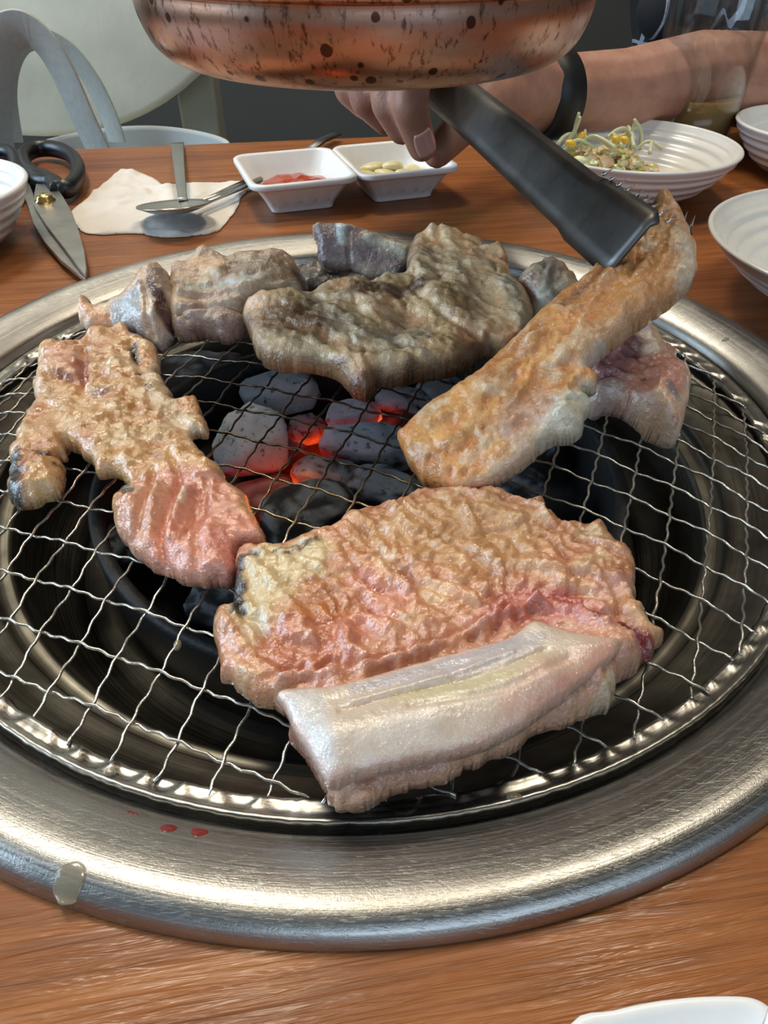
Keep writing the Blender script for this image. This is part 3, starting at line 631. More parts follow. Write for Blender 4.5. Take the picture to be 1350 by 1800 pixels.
    b = slab('rib_bone', fb, bo, 0.0036, (220, 200, 180), step=0.0006, edge=0.006, seed=2, jitter=0.0002, tvar=0.06, mott=0.03, mat=M_BONE, under=0.35, drop=0.006, marb=0, tone=0.86,
        lumps=[(200, mm(0.25), 'fbm', 0.3, 3), (60, mm(0.5), 'fbm', 0.3, 2)],
        bends=[([(600, 1290), (760, 1260), (950, 1190)], 50, mm(2.2))],
        feats=[([(600, 1255), (700, 1225), (850, 1190), (960, 1145)], 6, mm(-1.1)), ([(620, 1238), (760, 1200), (900, 1150)], 8, mm(0.8)), ([(720, 1250), (880, 1222), (1000, 1160)], 8, mm(-0.8))],
        regions=[([(640, 1200), (800, 1160), (930, 1110), (960, 1130), (860, 1180), (700, 1215)], 14, (190, 182, 184), 0.75), ([(680, 1225), (860, 1190), (970, 1140), (960, 1180), (800, 1240)], 14, (214, 200, 158), 0.55),
                 ([(900, 1200), (1040, 1130), (1090, 1140), (1000, 1220), (880, 1290)], 22, (222, 178, 160), 0.65), ([(500, 1225), (560, 1222), (590, 1300), (600, 1370), (570, 1370)], 10, (212, 208, 204), 0.8)],
        edge_dark=((214, 168, 146), 0.0022, 0.7), cols=[([(585, 1375), (700, 1348), (850, 1308)], 14, (222, 176, 140), 0.8), ([(1080, 1140), (1030, 1190), (960, 1245)], 26, (216, 160, 140), 0.7), ([(640, 1300), (760, 1270)], 20, (236, 222, 206), 0.6), ([(700, 1235), (900, 1190)], 16, (206, 194, 150), 0.6), ([(620, 1215), (760, 1172), (900, 1128)], 12, (186, 176, 180), 0.7), ([(740, 1290), (640, 1320)], 30, (232, 220, 206), 0.5)], parent=root)
    b['label'] = 'smooth white rib bone with a thin wet membrane'
build_rib()

def build_left():
    root = empty('pork_slice', tuple(on_z(230, 800, ZN))); tag(root, 'long half-cooked slice, yellow at one end and pink at the other, with charred tips', 'meat')
    fr = flat_frame(230, 800, 0.0012)
    out = [(76, 619), (107, 613), (142, 613), (156, 599), (188, 594), (213, 588), (224, 579), (234, 599), (249, 604), (277, 624), (281, 649), (281, 663), (295, 684), (304, 702), (306, 715), (334, 713), (347, 713), (356, 734),
           (368, 759), (366, 773), (341, 773), (357, 805), (384, 834), (409, 862), (434, 880), (452, 923), (466, 969), (427, 980), (420, 1001), (416, 1029), (377, 1035), (331, 1031), (299, 1015), (263, 1001), (231, 969),
           (208, 940), (199, 901), (213, 876), (231, 868), (228, 855), (203, 843), (171, 841), (160, 816), (132, 795), (117, 791), (120, 809), (110, 816), (116, 841), (107, 876), (82, 880), (71, 892), (36, 898), (21, 880),
           (16, 862), (27, 830), (21, 802), (36, 788), (39, 763), (53, 741), (68, 713), (59, 684), (71, 677), (69, 642)]
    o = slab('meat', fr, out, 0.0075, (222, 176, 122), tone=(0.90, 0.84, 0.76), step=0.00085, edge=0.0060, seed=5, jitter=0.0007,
        bends=[([(110, 650)], 34, mm(3.0)), ([(250, 900), (330, 960), (420, 960)], 60, mm(2.5)), ([(60, 850)], 30, mm(2))],
        lumps=[(110, mm(1.5), 'pillow', 0.2, 1.3), (50, mm(1.5), 'fbm', 0, 1), (300, mm(0.7), 'pillow', 0.7, 1.5), (800, mm(0.26), 'fbm', 0, 1)],
        feats=[([(270, 830), (262, 880), (245, 930), (225, 950)], 9, mm(-2.8)), ([(300, 800), (318, 850), (300, 900), (285, 950), (290, 990)], 9, mm(-3.0)), ([(335, 870), (318, 900), (300, 960)], 9, mm(2.6)),
               ([(350, 860), (340, 920), (325, 960)], 8, mm(-2.6)), ([(240, 870), (225, 900), (215, 920)], 7, mm(-1.8)), ([(280, 860), (275, 910), (262, 960)], 8, mm(1.8)), ([(375, 880), (370, 940), (380, 1000)], 14, mm(1.0)),
               ([(365, 850), (358, 900), (345, 1000)], 9, mm(-1.5)), ([(148, 620), (148, 660), (140, 690)], 9, mm(-2.6)), ([(85, 665), (110, 666), (135, 672)], 9, mm(-2.4)), ([(200, 640), (220, 680), (190, 700)], 10, mm(1.2)),
               ([(230, 600), (250, 660), (270, 720)], 8, mm(-1.4)), ([(320, 730), (350, 745)], 14, mm(1.5)), ([(60, 800), (90, 840)], 8, mm(1.2)), ([(120, 780), (90, 800), (70, 805)], 8, mm(-1.6))],
        regions=[([(215, 880), (300, 830), (380, 840), (460, 930), (466, 980), (410, 1040), (300, 1020), (210, 950)], 24, (218, 150, 132), 0.9),
                 ([(80, 620), (140, 612), (150, 660), (120, 670), (85, 660)], 10, (222, 162, 128), 0.85), ([(60, 640), (80, 660), (100, 700), (60, 700)], 12, (222, 190, 160), 0.7),
                 ([(280, 620), (310, 700), (360, 740), (350, 775), (300, 740), (250, 690)], 12, (222, 200, 166), 0.8), ([(210, 870), (290, 850), (280, 940), (230, 950)], 16, (212, 162, 134), 0.8)],
        cols=[([(148, 640), (145, 665)], 12, (172, 104, 104), 0.75), ([(170, 692), (180, 685)], 14, (150, 116, 124), 0.8), ([(280, 808)], 12, (160, 120, 124), 0.7), ([(105, 664), (122, 664)], 7, (140, 66, 28), 0.8),
              ([(214, 592), (228, 590)], 12, (176, 104, 40), 0.9), ([(235, 604), (237, 632)], 8, CHAR, 1.0), ([(246, 655)], 7, CHAR, 1.0), ([(258, 675)], 8, CHAR, 1.0), ([(263, 690)], 8, (110, 52, 24), 0.8),
              ([(24, 800), (26, 840), (22, 875), (38, 894)], 17, CHAR, 1.0), ([(42, 805), (42, 850), (46, 880)], 7, (150, 84, 34), 0.7), ([(64, 797), (86, 800), (80, 810)], 8, CHAR, 1.0), ([(70, 812), (100, 800)], 14, (180, 96, 52), 0.7),
              ([(96, 816)], 7, CHAR, 1.0), ([(116, 788), (150, 796)], 8, (60, 34, 18), 0.9), ([(148, 797)], 12, CHAR, 1.0), ([(210, 848), (228, 864)], 14, (34, 22, 16), 0.95), ([(170, 780), (200, 800)], 16, (200, 140, 60), 0.6),
              ([(215, 700), (240, 720)], 18, (196, 142, 70), 0.6), ([(205, 770), (280, 760)], 34, (230, 206, 164), 0.6), ([(390, 960), (420, 990)], 30, (216, 142, 134), 0.8), ([(318, 900), (330, 875)], 8, (226, 206, 188), 0.7),
              ([(60, 720)], 20, (208, 150, 118), 0.5), ([(90, 860), (60, 860)], 20, (224, 196, 140), 0.6)], parent=root)
build_left()

def build_knob():
    root = empty('rib_end', tuple(on_z(230, 600, ZN))); tag(root, 'rib end piece with bluish cartilage and dark red marrow, behind the long yellow-pink slice', 'meat')
    b0 = on_z(230, 600, -0.001); t = math.radians(38); fr = Frame(b0+np.array([0, 0.006, 0]), (1, 0, 0), (0, math.cos(t), math.sin(t)))
    out = [(145, 554), (146, 532), (156, 529), (171, 542), (193, 540), (218, 520), (240, 503), (249, 486), (264, 476), (286, 473), (302, 492), (308, 520), (311, 557), (306, 592), (292, 618), (268, 615), (249, 598), (230, 594), (193, 594), (162, 592), (146, 573)]
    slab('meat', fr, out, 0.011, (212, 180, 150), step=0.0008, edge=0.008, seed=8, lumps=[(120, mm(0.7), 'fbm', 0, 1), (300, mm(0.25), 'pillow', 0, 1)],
        bends=[([(265, 560)], 30, mm(4))],
        regions=[([(192, 542), (245, 512), (256, 560), (250, 585), (200, 572)], 7, (164, 166, 164), 0.95), ([(262, 500), (275, 492), (296, 530), (308, 560), (300, 580), (280, 560), (268, 530)], 5, (66, 20, 22), 0.95), ([(262, 520), (278, 560), (275, 580), (262, 560)], 5, (214, 208, 190), 0.8)],
        cols=[([(155, 540), (175, 560)], 22, (222, 164, 122), 0.8), ([(175, 585)], 16, (130, 80, 70), 0.7), ([(248, 505)], 5, (90, 24, 18), 0.95), ([(280, 480), (292, 500)], 16, (150, 132, 116), 0.8), ([(300, 590), (285, 600)], 16, (206, 190, 176), 0.7)],
        feats=[([(257, 515), (266, 560), (272, 595)], 5, mm(-1.6)), ([(250, 500), (258, 540)], 6, mm(1.2)), ([(190, 545), (194, 590)], 6, mm(-1.0))], parent=root)
build_knob()

def build_backs():
    # piece behind, beside the rib end
    root = empty('grilled_slice', tuple(on_z(420, 580, ZN))); tag(root, 'grey cooked slice with a raised fold between the rib end and the big browned piece', 'meat')
    t = math.radians(24); fr = Frame(on_z(420, 596, -0.002), (1, 0, 0), (0, math.cos(t), math.sin(t)))
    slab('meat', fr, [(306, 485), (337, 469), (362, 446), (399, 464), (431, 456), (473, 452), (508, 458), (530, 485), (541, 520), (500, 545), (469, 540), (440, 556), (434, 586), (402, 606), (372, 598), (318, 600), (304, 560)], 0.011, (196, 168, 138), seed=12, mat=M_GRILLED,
        edge=0.007, lumps=[(110, mm(1.1), 'pillow', 0.1, 2.2), (60, mm(1.5), 'fbm', 0, 1), (300, mm(0.4), 'pillow', 0, 2)],
        feats=[([(320, 520), (400, 515), (470, 510), (520, 500)], 9, mm(2.4)), ([(318, 555), (380, 540), (440, 545)], 10, mm(-3.0)), ([(330, 565), (400, 580)], 6, mm(-2))],
        regions=[([(310, 545), (380, 535), (430, 560), (400, 610), (320, 600)], 10, (150, 124, 110), 0.8), ([(400, 460), (500, 456), (530, 490), (440, 500), (380, 480)], 12, (132, 106, 78), 0.8)],
        cols=[([(345, 462), (385, 466)], 16, (214, 168, 126), 0.95), ([(330, 510), (400, 505), (450, 500)], 14, (178, 172, 156), 0.8), ([(490, 505), (515, 490)], 18, (150, 112, 68), 0.8), ([(340, 575), (390, 590)], 8, (110, 76, 66), 0.7), ([(520, 478), (535, 500)], 8, (30, 22, 18), 0.8), ([(470, 537)], 6, CHAR, 0.9)], parent=root)
    root = empty('browned_meat', tuple(on_z(680, 600, ZN))); tag(root, 'large browned grilled piece with a standing bone, farthest back on the net', 'meat')
    t = math.radians(9); fr = Frame(on_z(680, 640, 0.0035), (1, 0, 0), (0, math.cos(t), math.sin(t)))
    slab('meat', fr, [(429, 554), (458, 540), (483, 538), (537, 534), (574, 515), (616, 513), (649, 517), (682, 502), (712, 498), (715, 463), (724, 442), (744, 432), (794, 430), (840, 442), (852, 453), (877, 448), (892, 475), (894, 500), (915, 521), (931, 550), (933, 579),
            (915, 608), (885, 629), (856, 629), (827, 646), (794, 662), (753, 670), (699, 679), (670, 681), (649, 702), (616, 695), (595, 670), (566, 658), (483, 652), (454, 629), (437, 587)], 0.011, (226, 184, 130), seed=15, step=0.0009, mat=M_GRILLED, edge=0.008, tvar=0.3,
        lumps=[(95, mm(1.5), 'pillow', -0.5, 2.4), (50, mm(1.8), 'fbm', 0, 1), (260, mm(0.8), 'pillow', -0.5, 1.8), (700, mm(0.26), 'fbm', 0, 1)],
        feats=[([(715, 500), (760, 545), (830, 590), (890, 600)], 10, mm(-2.2)), ([(620, 520), (640, 560), (700, 580)], 10, mm(-1.4)), ([(540, 540), (600, 560), (640, 600)], 10, mm(1.2)), ([(760, 470), (800, 540)], 10, mm(-1.0)), ([(810, 460), (860, 560)], 10, mm(-1.0)), ([(590, 630), (660, 640), (790, 640)], 14, mm(1.6))],
        bends=[([(790, 520)], 70, mm(4)), ([(640, 600)], 70, mm(2))],
        regions=[([(430, 550), (540, 535), (600, 560), (560, 600), (470, 600)], 26, (120, 78, 40), 0.75), ([(590, 665), (700, 650), (840, 630), (890, 600), (900, 640), (760, 680), (650, 705), (600, 690)], 12, (112, 66, 30), 0.9),
                 ([(450, 590), (560, 610), (600, 650), (480, 655)], 14, (204, 176, 130), 0.6), ([(720, 440), (850, 445), (890, 520), (900, 580), (800, 560), (730, 500)], 24, (204, 176, 136), 0.6)],
        cols=[([(630, 512), (700, 515)], 24, (84, 52, 30), 0.85), ([(735, 505)], 20, (84, 50, 28), 0.9), ([(780, 530), (810, 550)], 26, (138, 94, 44), 0.75), ([(520, 560), (560, 575)], 20, (104, 64, 36), 0.7), ([(850, 600), (800, 630)], 22, (150, 106, 52), 0.7), ([(480, 650), (500, 652)], 9, (70, 36, 22), 0.9), ([(620, 670)], 14, (110, 60, 34), 0.8), ([(885, 500), (920, 560)], 20, (186, 176, 150), 0.6),
              ([(540, 550), (480, 560)], 26, (120, 86, 50), 0.7), ([(590, 565), (640, 600), (700, 600)], 30, (180, 164, 134), 0.6), ([(885, 455)], 8, (120, 40, 34), 0.9), ([(700, 560), (740, 600)], 24, (160, 142, 112), 0.5), ([(610, 690), (720, 678), (840, 640)], 6, (70, 44, 24), 0.8)],
        edge_dark=((84, 54, 32), 0.0035, 0.75), parent=root)
    t = math.radians(50); fb = Frame(on_z(640, 500, -0.001), (1, 0, 0), (0, math.cos(t), math.sin(t)))
    b = slab('rib_bone', fb, [(550, 401), (574, 397), (607, 399), (666, 415), (715, 434), (726, 451), (718, 482), (690, 502), (649, 498), (624, 482), (574, 476), (562, 459), (556, 430)], 0.009, (126, 106, 98), seed=17, mat=M_GRILLED, edge=0.005,
        lumps=[(150, mm(0.6), 'fbm', 0, 2)], regions=[([(552, 402), (590, 398), (595, 470), (565, 470)], 6, (92, 70, 70), 0.9), ([(640, 408), (715, 436), (720, 455), (660, 440)], 8, (186, 184, 158), 0.85), ([(575, 460), (640, 470), (700, 480), (690, 502), (620, 490)], 10, (150, 134, 118), 0.8)],
        cols=[([(598, 400), (603, 425)], 9, (190, 206, 204), 0.9), ([(640, 440), (690, 455)], 16, (100, 80, 78), 0.8)], feats=[([(612, 410), (615, 470)], 6, mm(-1.4))], parent=root); b['label'] = 'dull purple-brown rib bone standing up behind the meat'
    root = empty('charred_scrap', tuple(on_z(575, 500, ZN))); tag(root, 'blackened strip of meat lying between the grey slice and the standing bone', 'meat')
    slab('meat', Frame(on_z(575, 500, -0.001), (1, 0, 0), (0, 0.95, 0.3)), [(500, 486), (530, 472), (590, 470), (640, 486), (655, 510), (620, 520), (560, 516), (520, 512)], 0.007, (82, 62, 48), seed=19, mat=M_GRILLED, lumps=[(150, mm(0.8), 'pillow', 0, 1.5)], cols=[([(510, 488), (590, 482)], 12, CHAR, 0.9), ([(620, 505)], 14, (110, 84, 60), 0.7)], parent=root)
    root = empty('fatty_lump', tuple(on_z(960, 540, ZN))); tag(root, 'pale glossy lump of meat standing between the browned piece and the held meat', 'meat')
    t = math.radians(40); slab('meat', Frame(on_z(950, 585, -0.001), (1, 0, 0), (0, math.cos(t), math.sin(t))), [(908, 500), (925, 480), (945, 470), (966, 461), (987, 473), (1012, 500), (1020, 540), (990, 590), (950, 600), (930, 590), (922, 540)], 0.013, (182, 166, 142), seed=21, edge=0.009,
        lumps=[(130, mm(1.3), 'pillow', 1.0, 1.6), (300, mm(0.4), 'fbm', 0, 1)], regions=[([(906, 500), (940, 480), (935, 540), (922, 560)], 8, (150, 112, 96), 0.8), ([(940, 520), (965, 510), (970, 580), (940, 590)], 8, (196, 196, 180), 0.8)], parent=root)
    root = empty('pork_chunk', tuple(on_z(1130, 700, ZN))); tag(root, 'pinkish chunk with a blue-grey vein, partly hidden by the held meat', 'meat')
    t = math.radians(12); slab('meat', Frame(on_z(1130, 760, -0.001), (1, 0, 0), (0, math.cos(t), math.sin(t))), [(1010, 640), (1060, 600), (1100, 578), (1128, 572), (1136, 598), (1157, 620), (1182, 637), (1186, 654), (1199, 674), (1205, 695), (1199, 724), (1190, 776), (1170, 788), (1136, 774), (1107, 745), (1070, 728), (1045, 739), (1030, 728), (1010, 700)],
        0.014, (220, 186, 160), seed=24, edge=0.008, lumps=[(110, mm(1.8), 'pillow', 0.6, 1.3), (280, mm(0.5), 'pillow', 0.2, 1), (60, mm(1.5), 'fbm', 0, 1)],
        regions=[([(1050, 610), (1120, 590), (1130, 640), (1090, 670), (1040, 670)], 12, (120, 58, 66), 0.85), ([(1118, 640), (1190, 640), (1200, 690), (1150, 700), (1110, 690)], 12, (216, 142, 112), 0.85), ([(1010, 680), (1090, 680), (1100, 740), (1030, 740)], 14, (168, 146, 134), 0.8), ([(1110, 710), (1160, 720), (1190, 770), (1160, 790), (1120, 760)], 10, (204, 164, 128), 0.8)],
        cols=[([(1170, 690), (1185, 710)], 12, (110, 116, 128), 0.8), ([(1185, 740)], 10, (170, 100, 52), 0.7), ([(1125, 580)], 14, (178, 160, 180), 0.8), ([(1105, 700), (1112, 730)], 5, (130, 70, 66), 0.7)],
        feats=[([(1108, 690), (1112, 735)], 7, mm(-3)), ([(1140, 650), (1190, 660)], 5, mm(-1.5)), ([(1130, 670), (1180, 682)], 6, mm(-2)), ([(1140, 660), (1185, 670)], 6, mm(1.5))], parent=root)
build_backs()

# ================================================================== HELD PIECE AND TONGS
def pt_depth(px, py, d): return CC + d*(CR*(px-675)/F_PX + CU*(900-py)/F_PX + CF)
def build_held():
    root = empty('held_meat', tuple(on_z(780, 860, 0.006))); tag(root, 'golden-brown strip of meat hanging from the tongs above the net', 'meat')
    A = on_z(775, 852, 0.006); Bp = at_y(1165, 440, 0.270); Cc = on_z(1000, 760, 0.020)
    u = Bp-A; v = Cc-A; v = -v; fr = Frame(A, u, v)
    if fr.n @ (CC-A) < 0: fr = Frame(A, u, -v)
    out = [(705, 786), (713, 770), (755, 732), (817, 695), (867, 650), (929, 591), (991, 529), (1024, 508), (1053, 475), (1074, 459), (1110, 430), (1140, 400), (1148, 370), (1170, 361), (1199, 396), (1222, 459), (1215, 496), (1195, 529),
           (1157, 554), (1128, 579), (1074, 616), (1033, 654), (1051, 674), (1045, 691), (1024, 699), (1037, 720), (1024, 745), (1022, 766), (1004, 782), (987, 780), (970, 786), (929, 815), (887, 845), (825, 874), (780, 865), (730, 836)]
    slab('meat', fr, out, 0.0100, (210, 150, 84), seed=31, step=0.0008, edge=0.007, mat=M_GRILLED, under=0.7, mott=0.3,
        lumps=[(120, mm(1.6), 'pillow', 0.0, 1.8), (60, mm(1.6), 'fbm', 0, 1.5), (300, mm(0.9), 'pillow', 0.1, 1.8), (700, mm(0.18), 'fbm', 0, 1)],
        regions=[([(760, 870), (860, 820), (920, 760), (1000, 690), (1060, 660), (1060, 700), (1040, 790), (930, 830), (830, 890)], 16, (206, 180, 152), 0.9), ([(980, 700), (1060, 650), (1060, 700), (1050, 780), (980, 800), (940, 780)], 12, (206, 200, 176), 0.85),
                 ([(880, 730), (960, 690), (970, 730), (900, 780)], 14, (190, 152, 134), 0.7), ([(1180, 400), (1230, 440), (1220, 500), (1190, 500)], 10, (214, 200, 176), 0.8), ([(1040, 560), (1150, 480), (1180, 520), (1100, 600), (1000, 640)], 18, (190, 150, 112), 0.7),
                 ([(990, 530), (1060, 470), (1120, 450), (1190, 440), (1170, 520), (1080, 560)], 20, (196, 130, 66), 0.75)],
        cols=[([(740, 770), (800, 730)], 22, (206, 152, 80), 0.7), ([(760, 800), (880, 740)], 10, (150, 96, 44), 0.5), ([(860, 680), (960, 600)], 14, (176, 112, 50), 0.65), ([(1024, 640), (1060, 600)], 10, (200, 190, 176), 0.7), ([(990, 535), (1070, 470)], 10, (120, 70, 34), 0.7),
              ([(900, 700), (960, 660)], 12, (160, 108, 60), 0.6), ([(1050, 690), (1030, 745)], 12, (216, 206, 180), 0.9), ([(830, 760)], 18, (220, 176, 116), 0.6), ([(1150, 400), (1180, 420)], 18, (214, 170, 116), 0.6)],
        feats=[([(1030, 700), (1000, 705)], 6, mm(-3.0)), ([(1030, 740), (995, 745)], 5, mm(-2)), ([(840, 800), (930, 740), (1020, 670)], 10, mm(-1.2))], parent=root)
    return fr
HF = build_held()

def build_tongs():
    root = empty('tongs', tuple(at_y(1100, 440, 0.262))); tag(root, 'dark metal serving tongs with serrated gripping ends, held in the hand', 'tongs')
    def arm(A, B, Cn, wa, wb, wc, th, name, split=0.70):
        """plate from A to B (shaft), then wider grip B to Cn"""
        d = Cn-A; L = np.linalg.norm(d); d /= L; vw = CC-(A+Cn)/2; vw /= np.linalg.norm(vw); s = np.cross(d, vw); s /= np.linalg.norm(s); n = np.cross(s, d)
        if n@vw < 0: n = -n
        sec = [(A, wa), (A+(B-A)*0.5, (wa+wb)/2), (B, wb), (B+d*0.004, wc*0.94), (B+d*0.008, wc), (Cn-d*0.004, wc), (Cn, wc*0.82)]
        V = []; xs = np.linspace(-1, 1, 9)
        for P, w_ in sec:
            for x in xs:   # shallow channel cross-section
                V.append(P + s*x*w_/2 + n*(-0.0026*max(0, (abs(x)-0.72)/0.28)**1.5))
        nn = len(xs); Fc = [(i*nn+k, i*nn+k+1, (i+1)*nn+k+1, (i+1)*nn+k) for i in range(len(sec)-1) for k in range(nn-1)]
        o = mesh_obj(name, V, Fc, M_TONG, root); fix_normals(o); so = o.modifiers.new('s', 'SOLIDIFY'); so.thickness = th; so.offset = 0
        return d, s, n
    A = at_y(748, 128, 0.462); B = at_y(1010, 352, 0.302); Cn = at_y(1112, 432, 0.252)
    d, s, n = arm(A, B, Cn, 0.021, 0.0235, 0.0265, 0.0014, 'front_arm')
    A2 = A - n*0.004 + s*0.001; B2 = B - n*0.0185 - s*0.0; C2 = at_y(1178, 452, 0.292); 
    arm(A2, B2, C2, 0.021, 0.0235, 0.0265, 0.0014, 'rear_arm')
    # teeth along both edges of the grips
    tv, tf = lathe([(0.0, 0.0052), (0.0006, 0.0015), (0.0008, 0.0), (0.0, -0.0004)], 6)
    proto = None
    for base0, base1, nb in ((B, Cn, n),):
        Lg = np.linalg.norm(base1-base0)
        for k in range(9):
            for sg in (-1,):
                P = base0 + d*(0.004+k*(Lg-0.006)/8) + s*sg*0.0132
                if proto is None: proto = mesh_obj('tooth', tv, tf, M_TOOTH, root); o = proto
                else: o = proto.copy(); COL.objects.link(o)
                o.location = P-np.array(root.location); zax = Vector(tuple(s*sg*0.9 - n*0.5)); o.rotation_euler = zax.to_track_quat('Z', 'Y').to_euler()
    d2 = (C2-B2)/np.linalg.norm(C2-B2)
    L2 = np.linalg.norm(C2-B2)
    for k in range(8):
        o = proto.copy(); COL.objects.link(o); P = B2 + d2*(0.006+k*(L2-0.008)/7) - s*0.0132
        o.location = P-np.array(root.location); zax = Vector(tuple(-s*0.9+n*0.5)); o.rotation_euler = zax.to_track_quat('Z', 'Y').to_euler()
    # children of an Empty: keep world placement of the arms
    for c in root.children:
        if c.name.startswith(('front_arm', 'rear_arm')): c.location = -np.array(root.location)
    return A, B, d, s, n
for o in list(bpy.data.objects):      # meat slabs were made in world coordinates under their Empties
    if o.type == 'MESH' and o.parent and o.parent.type == 'EMPTY' and o.name.split('.')[0] in ('meat', 'rib_bone', 'tabletop', 'leg') and o.parent.name != 'dining_table': o.location = -np.array(o.parent.location)
TG = build_tongs()

# ================================================================== HOOD
def build_hood():
    root = empty('copper_hood', (-0.007, 0.33, 0.1078)); tag(root, 'spotted copper exhaust hood hanging over the grill on a pipe', 'exhaust hood')
    prof = [(0.0640, 0.0015), (0.0660, 0.0), (0.0720, 0.0012), (0.0775, 0.0042), (0.0815, 0.0090), (0.0840, 0.0155), (0.0848, 0.0200), (0.0846, 0.0236), (0.0848, 0.0244), (0.0860, 0.0250), (0.0866, 0.0262), (0.0860, 0.0274), (0.0845, 0.0280), (0.0836, 0.0290),
            (0.0835, 0.0420), (0.0830, 0.0700), (0.0800, 0.0900), (0.0650, 0.115), (0.0420, 0.135)]
    V, Fc = lathe(catmull(prof, 3, closed=False), 160); o = mesh_obj('hood_shell', V, Fc, M_COPPER, root); fix_normals(o); so = o.modifiers.new('s', 'SOLIDIFY'); so.thickness = 0.001; so.offset = -1
    V, Fc = lathe([(0.0415, 0.134), (0.040, 0.15), (0.040, 1.61)], 64); mesh_obj('duct_pipe', V, Fc, M_COPPER, root)
build_hood()

# ================================================================== PERSON
def spheres_mesh(chains):
    VV = []; FF = []; n = 0; V0, F0 = ICO2
    for ch in chains:
        for (p, r), (q, r2) in zip(ch[:-1], ch[1:]):
            p = np.array(p, float); q = np.array(q, float); L = np.linalg.norm(q-p); k = max(2, int(L/(min(r, r2)*0.22)))
            for t in np.linspace(0, 1, k+1):
                VV.append(V0*(r+(r2-r)*t)+(p+(q-p)*t)); FF += [tuple(i+n for i in f) for f in F0]; n += len(V0)
    return np.concatenate(VV), FF
def remeshed(name, chains, voxel, mat, parent=None, smooth=6, strength=0.5):
    V, Fc = spheres_mesh(chains); tmp = mesh_obj(name, V, Fc, None)
    r = tmp.modifiers.new('r', 'REMESH'); r.mode = 'VOXEL'; r.voxel_size = voxel; r.use_smooth_shade = True
    s = tmp.modifiers.new('s', 'SMOOTH'); s.iterations = smooth; s.factor = strength
    dg = bpy.context.evaluated_depsgraph_get(); me = bpy.data.meshes.new_from_object(tmp.evaluated_get(dg)); bpy.data.objects.remove(tmp)
    me.materials.clear(); me.materials.append(mat); me.polygons.foreach_set('use_smooth', [True]*len(me.polygons)); me.name = name
    o = bpy.data.objects.new(name, me); COL.objects.link(o)
    if parent: o.parent = parent
    return o
